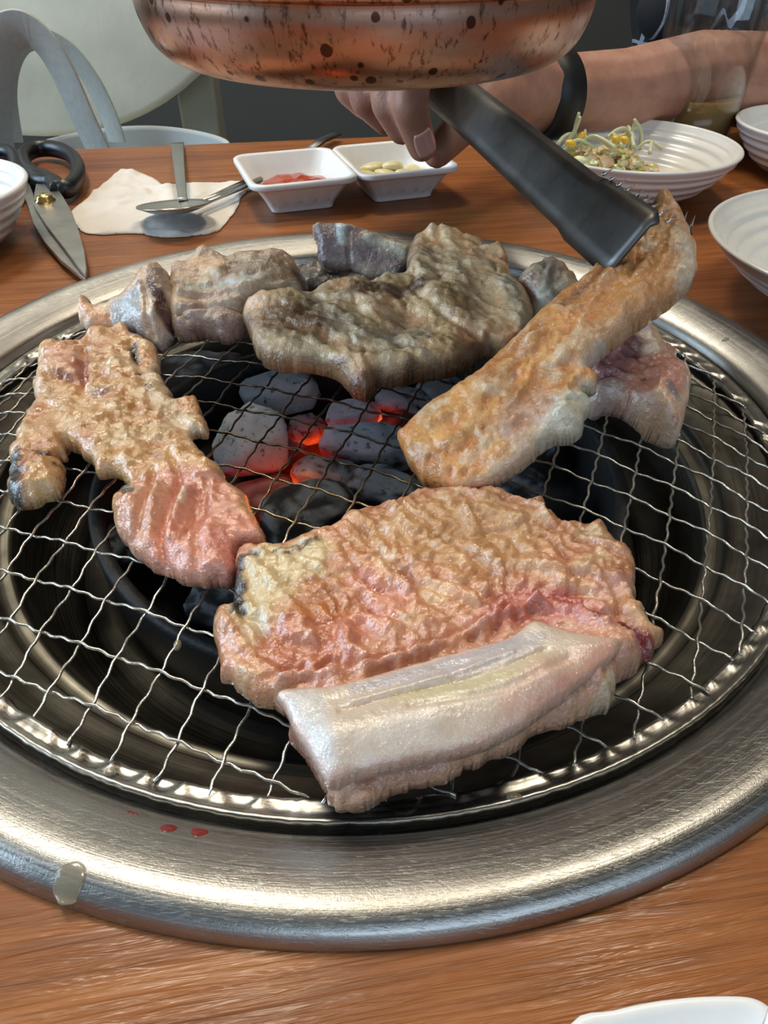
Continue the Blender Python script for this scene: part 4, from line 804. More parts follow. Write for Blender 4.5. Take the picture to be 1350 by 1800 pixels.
def build_person():
    Y = at_y
    W = Y(955, 168, 0.555); E = np.array([0.36, 0.690, 0.038]); SH = np.array([0.42, 0.90, 0.30])
    f1 = W+(E-W)*0.5+np.array([0, 0, 0.006])
    chains = [[(W, 0.0245), (W+(E-W)*0.25, 0.0270), (f1, 0.031), (W+(E-W)*0.8, 0.035), (E, 0.035)], [(E, 0.035), (E+(SH-E)*0.5, 0.050), (SH, 0.058)]]
    pc = Y(850, 118, 0.495); kn = [Y(772, 92, 0.452), Y(742, 84, 0.468), Y(715, 82, 0.486), Y(692, 84, 0.503)]
    chains += [[(W, 0.0245), (pc, 0.0185)]]
    for k in kn: chains.append([(W+(pc-W)*0.35, 0.017), (pc+(k-pc)*0.35, 0.0145), (k, 0.0115)])
    chains.append([(kn[0], 0.011), (kn[1], 0.011), (kn[2], 0.011), (kn[3], 0.010)])
    fing = [[kn[0], Y(728, 118, 0.418), Y(720, 190, 0.412), Y(742, 258, 0.420)], [kn[1], Y(676, 122, 0.432), Y(682, 182, 0.426), Y(706, 228, 0.432)],
            [kn[2], Y(632, 126, 0.448), Y(642, 176, 0.444), Y(676, 212, 0.447)], [kn[3], Y(602, 126, 0.466), Y(612, 160, 0.462), Y(642, 190, 0.462)]]
    rad = [(0.0115, 0.0105, 0.0098, 0.0082), (0.0115, 0.0102, 0.0095, 0.0082), (0.011, 0.0096, 0.0090, 0.0078), (0.0100, 0.0086, 0.0080, 0.0068)]
    for pts, rr in zip(fing, rad): chains.append(list(zip(pts, rr)))
    th = [W+(pc-W)*0.4+np.array([0, -0.004, -0.006]), Y(862, 168, 0.482), Y(815, 218, 0.452), Y(768, 268, 0.436)]
    chains.append(list(zip(th, (0.018, 0.0145, 0.0112, 0.0088))))
    # torso, neck, other arm resting on the lap
    hip = np.array([0.46, 1.00, -0.28]); ch = np.array([0.44, 0.96, 0.12]); nk = np.array([0.44, 0.97, 0.36])
    chains += [[(hip, 0.125), (ch, 0.115), (nk+np.array([0, 0, -0.10]), 0.070), (nk, 0.052)], [(ch+np.array([-0.06, 0, 0.10]), 0.085), (SH+np.array([-0.02, 0.02, 0]), 0.06)], [(ch+np.array([0.07, 0, 0.10]), 0.085), (np.array([0.62, 0.96, 0.28]), 0.058), (np.array([0.66, 0.95, 0.02]), 0.045), (np.array([0.60, 0.72, 0.045]), 0.036)],
               [(np.array([0.60, 0.72, 0.045]), 0.036), (np.array([0.52, 0.60, 0.035]), 0.026), (np.array([0.50, 0.56, 0.030]), 0.022)],
               [(hip, 0.11), (np.array([0.44, 0.70, -0.30]), 0.075), (np.array([0.44, 0.68, -0.68]), 0.05)], [(hip, 0.11), (np.array([0.60, 0.72, -0.30]), 0.075), (np.array([0.60, 0.70, -0.68]), 0.05)],
               [(nk, 0.052), (nk+np.array([0, -0.01, 0.10]), 0.075), (nk+np.array([0, -0.01, 0.17]), 0.078)]]
    body = remeshed('person', chains, 0.0021, M_SKIN, smooth=5)
    tag(body, 'person in a black check shirt reaching over the table to hold the tongs', 'person')
    # shirt over torso and upper arms, sleeve ends above the elbow
    S2 = E+(SH-E)*0.22+np.array([-0.012, 0.018, 0.0])
    sh = [[(hip+np.array([0, 0, 0.02]), 0.145), (ch, 0.138), (nk+np.array([0, 0, -0.08]), 0.075)], [(ch+np.array([-0.06, 0, 0.10]), 0.10), (SH, 0.078), (S2, 0.066)], [(ch+np.array([0.07, 0, 0.10]), 0.10), (np.array([0.62, 0.96, 0.28]), 0.078), (np.array([0.655, 0.95, 0.10]), 0.066)],
          [(np.array([0.30, 0.84, 0.02]), 0.045), (np.array([0.30, 0.86, 0.12]), 0.07), (ch, 0.11)], [(np.array([0.26, 0.80, 0.075]), 0.028), (np.array([0.34, 0.84, 0.10]), 0.06), (np.array([0.42, 0.86, 0.10]), 0.08)]]
    s = remeshed('shirt', sh, 0.006, M_SHIRT, body, smooth=8)
    # wrist band
    d = (f1-W); d /= np.linalg.norm(d); a = np.linspace(0, 2*PI, 48, endpoint=False); u = np.cross(d, [0, 0, 1]); u /= np.linalg.norm(u); v = np.cross(u, d)
    Vb = []
    for off, r in ((-0.011, 0.0262), (-0.0105, 0.0278), (0.0105, 0.0285), (0.011, 0.0268)):
        Vb += [W + d*(0.003+off) + r*(math.cos(t)*u+math.sin(t)*v) for t in a]
    Fb = [(i*48+k, i*48+(k+1) % 48, (i+1)*48+(k+1) % 48, (i+1)*48+k) for i in range(3) for k in range(48)]
    bd = mesh_obj('wrist_band', Vb, Fb, M_BANDBLK); fix_normals(bd); tag(bd, 'black band worn on the wrist of the hand with the tongs', 'wristband')
    # finger nail on the index finger, facing the viewer
    tip = fing[0][3]; dip = fing[0][2]; dd = (tip-dip); L = np.linalg.norm(dd); dd /= L; vw = CC-tip; vw -= dd*(vw@dd); vw /= np.linalg.norm(vw); vw = vw*0.93 + np.cross(dd, vw)*-0.22; vw /= np.linalg.norm(vw); sd = np.cross(dd, vw)
    V = []; nu, nv = 9, 9
    for i in range(nu):
        for j in range(nv):
            x = (i/(nu-1)-0.5)*2; y = j/(nv-1); ww = 0.0054*(1-0.25*abs(2*y-1)**3); r = 0.0088
            ang = x*ww/r; P = dip+dd*(L*(0.40+0.62*y)) + vw*(r+0.0006-0.0004*y)*math.cos(ang) + sd*(r+0.0004)*math.sin(ang); V.append(P)
    Fc = [(i*nv+j, i*nv+j+1, (i+1)*nv+j+1, (i+1)*nv+j) for i in range(nu-1) for j in range(nv-1)]
    nl = mesh_obj('finger_nail', V, Fc, M_NAIL, body); fix_normals(nl); so = nl.modifiers.new('s', 'SOLIDIFY'); so.thickness = 0.0006
build_person()

# ================================================================== TABLEWARE
def bowl(name, c, R, H, base_r, label, ridges=5, wall=0.0032, mat=None, tilt=0):
    n = 40; out = []
    for t in np.linspace(0, 1, n):
        r = base_r + (R-base_r)*(t**0.55 if t < 1 else 1); z = 0.0015+t*(H-0.002)
        r += 0.0007*math.sin(t*2*PI*ridges)*(1 if 0.12 < t < 0.86 else 0); out.append((r, z))
    inn = [(r-wall*(1.0 if z < H-0.004 else 0.9), max(z, 0.004)) for r, z in out[::-1] if z > 0.005]
    prof = [(0.0005, 0.0), (base_r*0.98, 0.0), (base_r, 0.0008)] + out + [(R-0.0003, H+0.0003), (R-wall*0.5, H+0.0009), (R-wall*0.85, H+0.0003)] + inn + [(base_r*0.8, 0.0042), (0.0005, 0.004)]
    V, Fc = lathe(prof, 128); o = mesh_obj(name, V, Fc, mat or M_CERAMIC); fix_normals(o); o.location = (c[0], c[1], 0.0); tag(o, label, 'bowl', 'ribbed white side dish bowls'); return o
SB = np.array([0.165, 0.5168, 0])
bowl('ribbed_bowl', SB, 0.0695, 0.031, 0.034, 'ribbed white bowl holding the vegetable salad, in front of the drinking glass')
def circle3(p, q, r):
    A = 2*np.array([q-p, r-p])[:, :2]; b = np.array([q@q-p@p, r@r-p@p]); return np.linalg.solve(A, b)
zr = 0.033; pts = [on_z(x, y, zr)[:2] for x, y in ((1228, 378), (1350, 326), (1268, 447))]; RBc = circle3(*pts); RBr = float(np.hypot(*(pts[0]-RBc)))
print('bowl R', RBc, RBr)
bowl('ribbed_bowl', (RBc[0], RBc[1]), min(RBr, 0.085), zr, 0.030, 'empty ribbed white bowl nearest the grill ring, beside the held meat', ridges=6)
bowl('ribbed_bowl', (0.315, 0.560), 0.062, 0.033, 0.030, 'ribbed white bowl cut off by the picture edge beyond the empty bowl')
bowl('ribbed_bowl', (-0.262, 0.412), 0.062, 0.034, 0.034, 'ribbed white bowl beside the scissor blades')

def build_glass():
    c = (0.2365, 0.610); root = empty('drinking_glass', (c[0], c[1], 0)); tag(root, 'tall clear glass half full of cloudy brown drink behind the salad bowl', 'glass')
    prof = [(0.0005, 0.0), (0.0270, 0.0), (0.0285, 0.0015), (0.0300, 0.02), (0.0325, 0.043), (0.0350, 0.08), (0.0375, 0.128), (0.0372, 0.1295), (0.0362, 0.129), (0.0336, 0.08), (0.0311, 0.043), (0.0286, 0.02), (0.0265, 0.008), (0.0005, 0.007)]
    V, Fc = lathe(prof, 96); o = mesh_obj('glass_body', V, Fc, M_GLASS, root); fix_normals(o)
    prof = [(0.0005, 0.0072), (0.0263, 0.0082), (0.0284, 0.02), (0.0309, 0.0420), (0.0300, 0.0414), (0.0005, 0.0412)]
    V, Fc = lathe(prof, 96); o = mesh_obj('brown_drink', V, Fc, M_DRINK); o.location = (c[0], c[1], 0); fix_normals(o); tag(o, 'cloudy brown drink filling the lower half of the tall glass', 'drink')
    bv, bf = ICO2; proto = None
    for k in range(9):
        a = 0.7+k*0.7; r = 0.022+0.006*((k*37) % 5)/5
        if proto is None: proto = mesh_obj('bubble', bv*0.0008, bf, M_GLASS, o); b = proto
        else: b = proto.copy(); COL.objects.link(b)
        b.location = (r*math.cos(a)*0.9, r*math.sin(a)*0.9, 0.0424)
build_glass()

def rrect(hx, hy, r, n=8):
    P = []
    for cx, cy, a0 in ((hx-r, hy-r, 0), (-hx+r, hy-r, PI/2), (-hx+r, -hy+r, PI), (hx-r, -hy+r, 1.5*PI)):
        for k in range(n): a = a0+PI/2*k/(n-1); P.append((cx+r*math.cos(a), cy+r*math.sin(a)))
    return np.array(P)
def build_dish():
    H = 0.022; ang = math.radians(18.5); FL = np.array([-0.080, 0.452]); e1 = np.array([math.cos(ang), math.sin(ang)]); e2 = np.array([-e1[1], e1[0]])
    Lx, Ly = 0.1385, 0.076; c = FL+e1*Lx/2+e2*Ly/2
    root = empty('divided_dish', (c[0], c[1], 0)); root.rotation_euler[2] = ang; tag(root, 'white two-compartment dish with fluted sides holding red paste and garlic', 'dish')
    hw = Lx/4
    for sgn in (-1, 1):
        cx = sgn*hw; rings = []
        def ring(hx, hy, r, z, flute=0):
            P = rrect(hx, hy, r, 14)
            if flute:
                n = len(P); d = np.roll(P, -1, 0)-np.roll(P, 1, 0); nr = np.stack([d[:, 1], -d[:, 0]], 1); nr /= np.linalg.norm(nr, axis=1)[:, None]+1e-9; P = P + nr*(flute*np.cos(np.arange(n)*PI))[:, None]
            rings.append(np.c_[P+np.array([cx, 0]), np.full(len(P), z)])
        def dense(hx, hy, r, z, flute=0):
            P = rrect(hx, hy, r, 9); Q = []
            for i in range(len(P)):   # resample long sides
                p, q = P[i], P[(i+1) % len(P)]; m = 14 if np.linalg.norm(q-p) > 0.01 else 1
                for t in range(m): Q.append(p+(q-p)*t/m)
            Q = np.array(Q); n = len(Q); d = np.roll(Q, -1, 0)-np.roll(Q, 1, 0); nr = np.stack([d[:, 1], -d[:, 0]], 1); nr /= np.linalg.norm(nr, axis=1)[:, None]+1e-9
            Q = Q+nr*(flute*np.cos(np.arange(n)*PI*0.5))[:, None]; rings.append(np.c_[Q+np.array([cx, 0]), np.full(n, z)])
        top = hw-0.0; ty = Ly/2
        for a_ in ((0.0195, 0.0215, 0.004, 0.0), (0.0205, 0.0225, 0.004, 0.0006), (0.0205, 0.0225, 0.004, 0.0016), (0.0215, 0.0240, 0.006, 0.004, 0.0003), (0.0255, 0.0290, 0.008, 0.0105, 0.0004), (0.0295, 0.0335, 0.009, 0.0165, 0.0003), (0.0312, 0.0352, 0.009, 0.0182), (top-0.0008, ty-0.0008, 0.010, 0.0184), (top, ty, 0.010, 0.0190), (top, ty, 0.010, 0.0214), (top-0.0008, ty-0.0008, 0.0095, H), (top-0.0030, ty-0.0028, 0.009, H), (top-0.0040, ty-0.0036, 0.009, H-0.001),
                   (0.0265, 0.0300, 0.008, 0.0125), (0.0225, 0.0255, 0.007, 0.006), (0.0185, 0.0215, 0.005, 0.0035)):
            dense(*a_)
        n = len(rings[0]); V = np.concatenate(rings); Fc = [(i*n+k, i*n+(k+1) % n, (i+1)*n+(k+1) % n, (i+1)*n+k) for i in range(len(rings)-1) for k in range(n)]
        Fc += [tuple(range(n-1, -1, -1)), tuple(range((len(rings)-1)*n, len(rings)*n))]
        o = mesh_obj('compartment', V, Fc, M_MELAMINE, root); fix_normals(o)
    # paste
    cl = np.array([c[0], c[1]])-e1*hw
    a = np.linspace(0, 2*PI, 40, endpoint=False); V = [(0, 0, 0.012)]; Fc = []
    for j, (rr, z) in enumerate(((0.008, 0.0125), (0.015, 0.0118), (0.021, 0.0100), (0.0235, 0.0078), (0.023, 0.0055))):
        for t in a:
            g = 1+0.08*math.sin(3*t+1)+0.05*math.sin(7*t); V.append((rr*g*math.cos(t)*0.93, rr*g*math.sin(t)*0.98, z+0.0008*math.sin(5*t+rr*600)))
    Fc += [(0, 1+k, 1+(k+1) % 40) for k in range(40)] + [(1+j*40+k, 1+(j+1)*40+k, 1+(j+1)*40+(k+1) % 40, 1+j*40+(k+1) % 40) for j in range(4) for k in range(40)]
    o = mesh_obj('red_paste', V, Fc, M_SAUCE); fix_normals(o); o.location = (cl[0], cl[1], 0.0012); o.rotation_euler[2] = ang; tag(o, 'mound of red-brown soybean paste in one half of the divided dish', 'sauce')
    cr = np.array([c[0], c[1]])+e1*hw; bv, bf = ICO3; proto = None
    spots = [(-0.016, 0.004, 0.010, 0.3), (-0.007, 0.012, 0.0105, 1.2), (-0.006, -0.006, 0.0125, 0.1), (0.006, 0.010, 0.010, 2.0), (0.008, -0.006, 0.0115, 0.6), (0.016, 0.004, 0.010, 1.5), (0.001, 0.002, 0.0155, 0.9), (-0.013, -0.012, 0.0085, 2.4), (0.014, -0.013, 0.009, 0.2), (-0.012, 0.010, 0.0135, 0.5)]
    for k, (x, y, z, r) in enumerate(spots):
        if proto is None:
            p = bv*np.array([0.0092, 0.0062, 0.0034]); p[:, 0] *= 1+0.25*bv[:, 1]; proto = mesh_obj('garlic_slice', p, bf, M_GARLIC); o = proto
        else: o = proto.copy(); COL.objects.link(o)
        q = cr+e1*x+e2*y; o.location = (q[0], q[1], z-0.0005); o.rotation_euler = (0.15*math.sin(k*2), 0.25*math.cos(k*3), r); tag(o, 'pale raw garlic slice heaped in the dish half under the fingertips', 'garlic', 'garlic slices in the divided dish')
build_dish()

def build_salad():
    rs = np.random.default_rng(5); cen = SB+np.array([-0.020, -0.006, 0])
    # chopped base
    V = []; Fc = []; n = 0; C = []; bv, bf = ICO2; pal = [(214, 206, 160), (196, 186, 104), (222, 190, 150), (206, 214, 170), (210, 150, 110), (168, 176, 84), (226, 214, 178)]
    for k in range(200):
        a = rs.uniform(0, 2*PI); r = 0.040*math.sqrt(rs.uniform()); h = 0.010+0.020*(1-(r/0.042)**2)*rs.uniform(0.4, 1); sc = rs.uniform(0.0025, 0.0062)
        p = bv*np.array([sc, sc*rs.uniform(0.5, 1), sc*rs.uniform(0.35, 0.8)])*(1+0.55*fbm(bv*1.8+k, 3))[:, None]; t = rs.uniform(0, PI); R = np.array([[math.cos(t), -math.sin(t), 0], [math.sin(t), math.cos(t), 0], [0, 0, 1]])
        p = p@R.T + np.array([r*math.cos(a), r*math.sin(a), h]); V.append(p); Fc += [tuple(i+n for i in f) for f in bf]; n += len(bv); C.append(np.tile(lin(pal[k % len(pal)]), (len(bv), 1)))
    o = mesh_obj('chopped_salad', np.concatenate(V), Fc, attr_mat('salad_bits', 0.35, 0.5, 0.1, 600, 0.0004, 0.3), cols=np.concatenate(C), smooth=False); o.location = cen; tag(o, 'chopped mixed salad heaped in the ribbed bowl', 'salad', kind='stuff')
    M_SPR = simple('bean_sprout', (206, 212, 176), 0.3, Subsurface_Weight=0.2, Subsurface_Scale=0.002, Coat_Weight=0.4)
    tall = [((990, 262), (1020, 205)), ((1012, 270), (1018, 198)), ((1125, 262), (1115, 210)), ((1110, 270), (1118, 212))]
    for k in range(16):
        if k < 4:
            a0 = at_y(*tall[k][0], cen[1]+0.004*k); b0 = at_y(*tall[k][1], cen[1]-0.006+0.004*k); P = np.array([a0, (a0+b0)/2+np.array([0.002*(-1)**k, 0, 0.002]), b0]); r0 = 0.0016
        else:
            a = rs.uniform(0, PI); c0 = cen+np.array([rs.uniform(-0.028, 0.028), rs.uniform(-0.018, 0.014), 0.030+rs.uniform(0, 0.006)]); d = np.array([math.cos(a), math.sin(a), 0])*rs.uniform(0.008, 0.015); P = np.array([c0-d, c0-d*0.3+np.array([0, 0.001, 0.003]), c0+d*0.4+np.array([0.001, 0, 0.003]), c0+d-np.array([0, 0, 0.005])]); r0 = 0.0014
        P = catmull(P, 5, closed=False); V, Fc = tube(P, np.linspace(r0, r0*0.6, len(P)), 7); o = mesh_obj('bean_sprout', V, Fc, M_SPR)
        tag(o, 'translucent white bean sprout tangled on top of the salad in the ribbed bowl' if k >= 4 else ['bean sprout standing up at the near end of the salad', 'tallest bean sprout, sticking up above the bowl rim', 'bean sprout standing up in the middle of the salad', 'second upright bean sprout in the middle of the salad'][k], 'sprout', 'bean sprouts in the salad')
    M_CORN = simple('sweetcorn', (236, 196, 60), 0.3, Coat_Weight=0.4); proto = None
    for k, (px, py) in enumerate(((1003, 252), (1083, 244), (1097, 246), (1118, 300), (1022, 240), (1048, 288))):
        p = at_y(px, py, cen[1]-0.02+0.004*k)
        if proto is None: proto = mesh_obj('corn_kernel', bv*np.array([0.0038, 0.003, 0.0024]), bf, M_CORN); o = proto
        else: o = proto.copy(); COL.objects.link(o)
        o.location = p; o.rotation_euler = (0.3*k, 0.2, k); tag(o, 'yellow sweetcorn kernel in the salad', 'corn', 'sweetcorn kernels in the salad')
    V, Fc = lathe([(0.0005, 0), (0.011, 0), (0.0115, 0.001), (0.011, 0.002), (0.0005, 0.0022)], 32); o = mesh_obj('carrot_slice', V, Fc, simple('carrot', (222, 116, 48), 0.35, Coat_Weight=0.4)); fix_normals(o); o.location = SB+np.array([0.008, -0.040, 0.014]); o.rotation_euler = (0.15, -0.2, 0); tag(o, 'round orange carrot slice at the edge of the salad', 'carrot')
build_salad()

# napkin
o = slab('paper_napkin', flat_frame(290, 360, 0.0004), [(125, 375), (160, 345), (205, 305), (222, 301), (240, 302), (272, 315), (292, 327), (330, 322), (385, 322), (425, 320), (444, 330), (425, 345), (415, 370), (395, 395), (375, 410), (295, 418), (240, 411), (170, 413), (140, 405)],
    0.0010, (228, 220, 210), step=0.0016, edge=0.003, seed=41, mat=M_NAPKIN, tvar=0.2, jitter=0.0004, mott=0.01, lumps=[(28, mm(2.2), 'fbm', 0, 1), (80, mm(0.9), 'fbm', 0, 1)], feats=[([(295, 330), (300, 370), (240, 400)], 20, mm(2.5))], under=0.3)
tag(o, 'crumpled white paper napkin under the spoon', 'napkin')

# spoon and chopsticks
def build_spoon(root_name, label, A, B, bowl_c, bl, bw, z0):
    root = empty(root_name, tuple(bowl_c)); tag(root, label, 'spoon')
    d = np.array(B)-np.array(A); L = np.linalg.norm(d); d /= L; s = np.cross(d, [0, 0, 1]); s /= np.linalg.norm(s); n = np.cross(s, d)
    V = []; ts = np.linspace(0, 1, 14)
    for t in ts:
        w_ = 0.0052*(1-t)+0.0030*t if t < 0.85 else 0.0030; hh = 0.0009
        P = np.array(A)+d*L*t+n*0.003*math.sin(PI*t)
        V += [P+s*w_-n*hh, P+s*w_+n*hh, P-s*w_+n*hh, P-s*w_-n*hh]
    Fc = [(i*4+k, i*4+(k+1) % 4, (i+1)*4+(k+1) % 4, (i+1)*4+k) for i in range(13) for k in range(4)]+[(0, 1, 2, 3), (52, 53, 54, 55)]
    o = mesh_obj('handle', np.array(V)-np.array(bowl_c), Fc, M_CUTLERY, root); fix_normals(o); b = o.modifiers.new('b', 'BEVEL'); b.width = 0.0005; b.segments = 2; b.limit_method = 'ANGLE'
    nu, nv = 40, 10; V = [(0, 0, -0.0052)]
    for j in range(1, nv):
        r = j/(nv-1)
        for k in range(nu): a = 2*PI*k/nu; V.append((bw*r*math.cos(a), bl*r*math.sin(a), -0.0052*(1-r*r)))
    Fc = [(0, 1+k, 1+(k+1) % nu) for k in range(nu)]+[(1+j*nu+k, 1+(j+1)*nu+k, 1+(j+1)*nu+(k+1) % nu, 1+j*nu+(k+1) % nu) for j in range(nv-2) for k in range(nu)]
    o = mesh_obj('spoon_bowl', V, Fc, M_CUTLERY, root); fix_normals(o); so = o.modifiers.new('s', 'SOLIDIFY'); so.thickness = 0.0008
    o.rotation_euler = (0.20, 0, math.atan2(-d[0], d[1])); o.location[2] = 0.0045; return root
bc = on_z(308, 374, 0.0085); build_spoon('metal_spoon', 'steel spoon lying on the napkin with its handle toward the chair', at_y(312, 252, 0.632), bc+np.array([0.0, 0.022, 0.001]), bc, 0.026, 0.0225, 0)
p0 = np.array(at_y(565, 247, 0.625)); p1 = np.array(at_y(592, 236, 0.652))
V, Fc = tube([p0+np.array([-0.01, -0.02, -0.003]), p0, p1], [0.004, 0.0048, 0.0045], 10, flat=0.35); o = mesh_obj('spoon_handle', V, Fc, M_TONG); tag(o, 'dark steel spoon handle sticking out behind the divided dish', 'spoon')
for k, (a_, b_) in enumerate((((318, 371), (430, 320)), ((330, 371), (432, 326)))):
    A = on_z(*a_, 0.0060+0.0006*k); B = on_z(*b_, 0.0075); B = B+(B-A)*0.28
    V, Fc = tube([A, (A+B)/2, B], [0.0014, 0.0019, 0.0023], 8, flat=0.8); o = mesh_obj('metal_chopstick', V, Fc, M_CUTLERY); tag(o, ['steel chopstick on the napkin, the one farther from the grill', 'steel chopstick on the napkin, the one nearer the grill'][k], 'chopstick', 'pair of steel chopsticks')

# scissors
def build_scissors():
    z = 0.007; root = empty('kitchen_scissors', tuple(on_z(80, 352, 0))); tag(root, 'kitchen scissors with black handles and a brass screw lying beside the napkin', 'scissors'); off = np.array(root.location)
    def plate(name, pxs, z, th, mat, bev=0.0004):
        o = extrude_poly(name, np.array([on_z(x, y, z) for x, y in pxs])-off, (0, 0, 1), th, mat, root, bevel=bev); return o
    plate('lower_blade', [(30, 318), (48, 312), (60, 345), (66, 372), (90, 415), (120, 452), (149, 488), (151, 496), (140, 490), (108, 464), (80, 432), (60, 398), (50, 366)], 0.0035, 0.0022, M_BLADE)
    plate('upper_blade', [(66, 322), (80, 316), (98, 330), (112, 350), (128, 378), (140, 412), (150, 446), (154, 478), (152, 492), (140, 478), (112, 440), (84, 404), (60, 366), (62, 345)], 0.0062, 0.0022, M_BLADE)
    V, Fc = lathe([(0.0005, 0.0062), (0.003, 0.0060), (0.0048, 0.0045), (0.0052, 0.003), (0.0064, 0.0022), (0.0064, 0.0014)], 24); o = mesh_obj('pivot_screw', V, Fc, M_BRASS, root); o.location = on_z(80, 354, 0.0082)-off+np.array([0, 0, -0.0014])
    def loop(name, pxs, r, z):
        P = np.array([on_z(x, y, z) for x, y in pxs])-off; P = catmull(P, 6); V, Fc = tube(P, r, 10, closed=True, flat=1.25); return mesh_obj(name, V, Fc, M_BLACK, root)
    loop('handle', [(42, 275), (60, 263), (88, 261), (116, 268), (134, 284), (137, 308), (122, 330), (104, 330), (86, 316), (66, 310), (48, 298)], 0.0048, 0.0085)
    loop('handle', [(20, 272), (30, 290), (28, 316), (8, 340), (-20, 345), (-45, 320), (-40, 285), (-15, 268)], 0.0048, 0.0085)
    V, Fc = tube(catmull(np.array([on_z(104, 334, 0.0085), on_z(92, 320, 0.009), on_z(70, 318, 0.008), on_z(52, 300, 0.008)])-off, 5, closed=False), 0.0058, 10); mesh_obj('handle_grip', V, Fc, M_BLACK, root)
    V, Fc = tube(catmull(np.array([on_z(28, 280, 0.008), on_z(34, 305, 0.008), on_z(20, 335, 0.008), on_z(8, 345, 0.008)])-off, 5, closed=False), 0.0058, 10); mesh_obj('handle_grip', V, Fc, M_BLACK, root)
build_scissors()

# white plate nearest the viewer
def build_plate():
    z = 0.010; P = [on_z(x, y, z) for x, y in ((1005, 1800), (1080, 1776), (1150, 1761), (1220, 1753), (1280, 1751), (1322, 1754), (1350, 1768), (1366, 1795))]
    P = np.array(P)[:, :2]; c = np.array([0.060, -0.005]); q = np.array([P[-1]+[0.003, -0.02], [0.078, -0.04], [0.055, -0.055], [0.025, -0.045], [0.018, -0.02], P[0]+[-0.006, -0.012]]); O = catmull(np.concatenate([P, q]), 4); cen = O.mean(0); n = len(O); rings = []
    for s_, z_ in ((0.55, 0.0), (0.60, 0.0), (0.80, 0.004), (1.0, z-0.0015), (1.005, z-0.0005), (0.995, z), (0.93, z-0.001), (0.75, 0.0045), (0.55, 0.003)):
        rings.append(np.c_[cen+(O-cen)*s_, np.full(n, z_)])
    V = np.concatenate(rings); Fc = [(i*n+k, i*n+(k+1) % n, (i+1)*n+(k+1) % n, (i+1)*n+k) for i in range(len(rings)-1) for k in range(n)]+[tuple(range(n)), tuple(range((len(rings)-1)*n, len(rings)*n))]
    o = mesh_obj('white_plate', V, Fc, M_MELAMINE); fix_normals(o); tag(o, 'white plate corner nearest the viewer on the bare table', 'plate')
build_plate()

# drops and spots on the grill ring
def ring_z(r):
    return float(np.interp(r, [0.1568, 0.1638, 0.166, 0.169, 0.172, 0.176, 0.180, 0.1835, 0.1862, 0.1884, 0.1897], [-0.0026, -0.0026, -0.0035, 0.0006, 0.0024, 0.0042, 0.0056, 0.0062, 0.0058, 0.0046, 0.0028]))
def drop(name, px, py, wpx, hpx, th, mat, label, cat, seed):
    p = on_z(px, py, 0.003)
    for _ in range(4): r = float(np.hypot(*(p-GC)[:2])); p = on_z(px, py, ring_z(r))
    s = float((p-CC)@CF)/F_PX; rd = (p-GC)[:2]/r; dz = (ring_z(r+0.001)-ring_z(r-0.001))/0.002
    V, Fc = ICO3; q = V*np.array([wpx*s/2, hpx*s/2, th]); q *= (1+0.15*fbm(V*1.2+seed, 2))[:, None]; q[:, 2] += np.array([ring_z(min(x, 0.1893)) for x in np.hypot(*(q[:, :2]+(p-GC)[:2]).T)])-ring_z(min(r, 0.1893))
    o = mesh_obj(name, q, Fc, mat); o.location = p; tag(o, label, cat); return o
drop('grease_drop', 121, 1550, 60, 66, 0.0005, M_GREASE, 'large cloudy grease drop on the outer edge of the grill ring', 'drop', 1)
drop('grease_drop', 193, 1357, 24, 18, 0.0008, M_GREASE, 'small cloudy grease drop on the crimped net rim above the red spots', 'drop', 2)
drop('grease_drop', 905, 1401, 30, 18, 0.0006, M_GREASE, 'flat whitish drop on the crimped net rim below the white bone', 'drop', 3)
drop('grease_drop', 1275, 598, 12, 8, 0.0008, M_GREASE, 'tiny pale crumb of fat on the far side of the ring near the empty bowl', 'drop', 4)
for k, (x, y, w_, h_, lb) in enumerate(((297, 1456, 30, 20, 'darkest red juice spot on the near side of the grill ring'), (351, 1461, 32, 28, 'smeared red juice spot beside the darkest spot'), (241, 1427, 32, 20, 'faint red juice spot nearest the net rim'))):
    drop('juice_spot', x, y, w_, h_, 0.00028, M_BLOOD, lb, 'spot', 9+k)
p = on_z(312, 1134, ZN+0.0008); o = mesh_obj('grease_drop', ICO3[0]*np.array([0.0011, 0.0018, 0.0012]), ICO3[1], M_GREASE); o.location = p; tag(o, 'white grease bead hanging on a net wire beside the rib meat', 'drop')

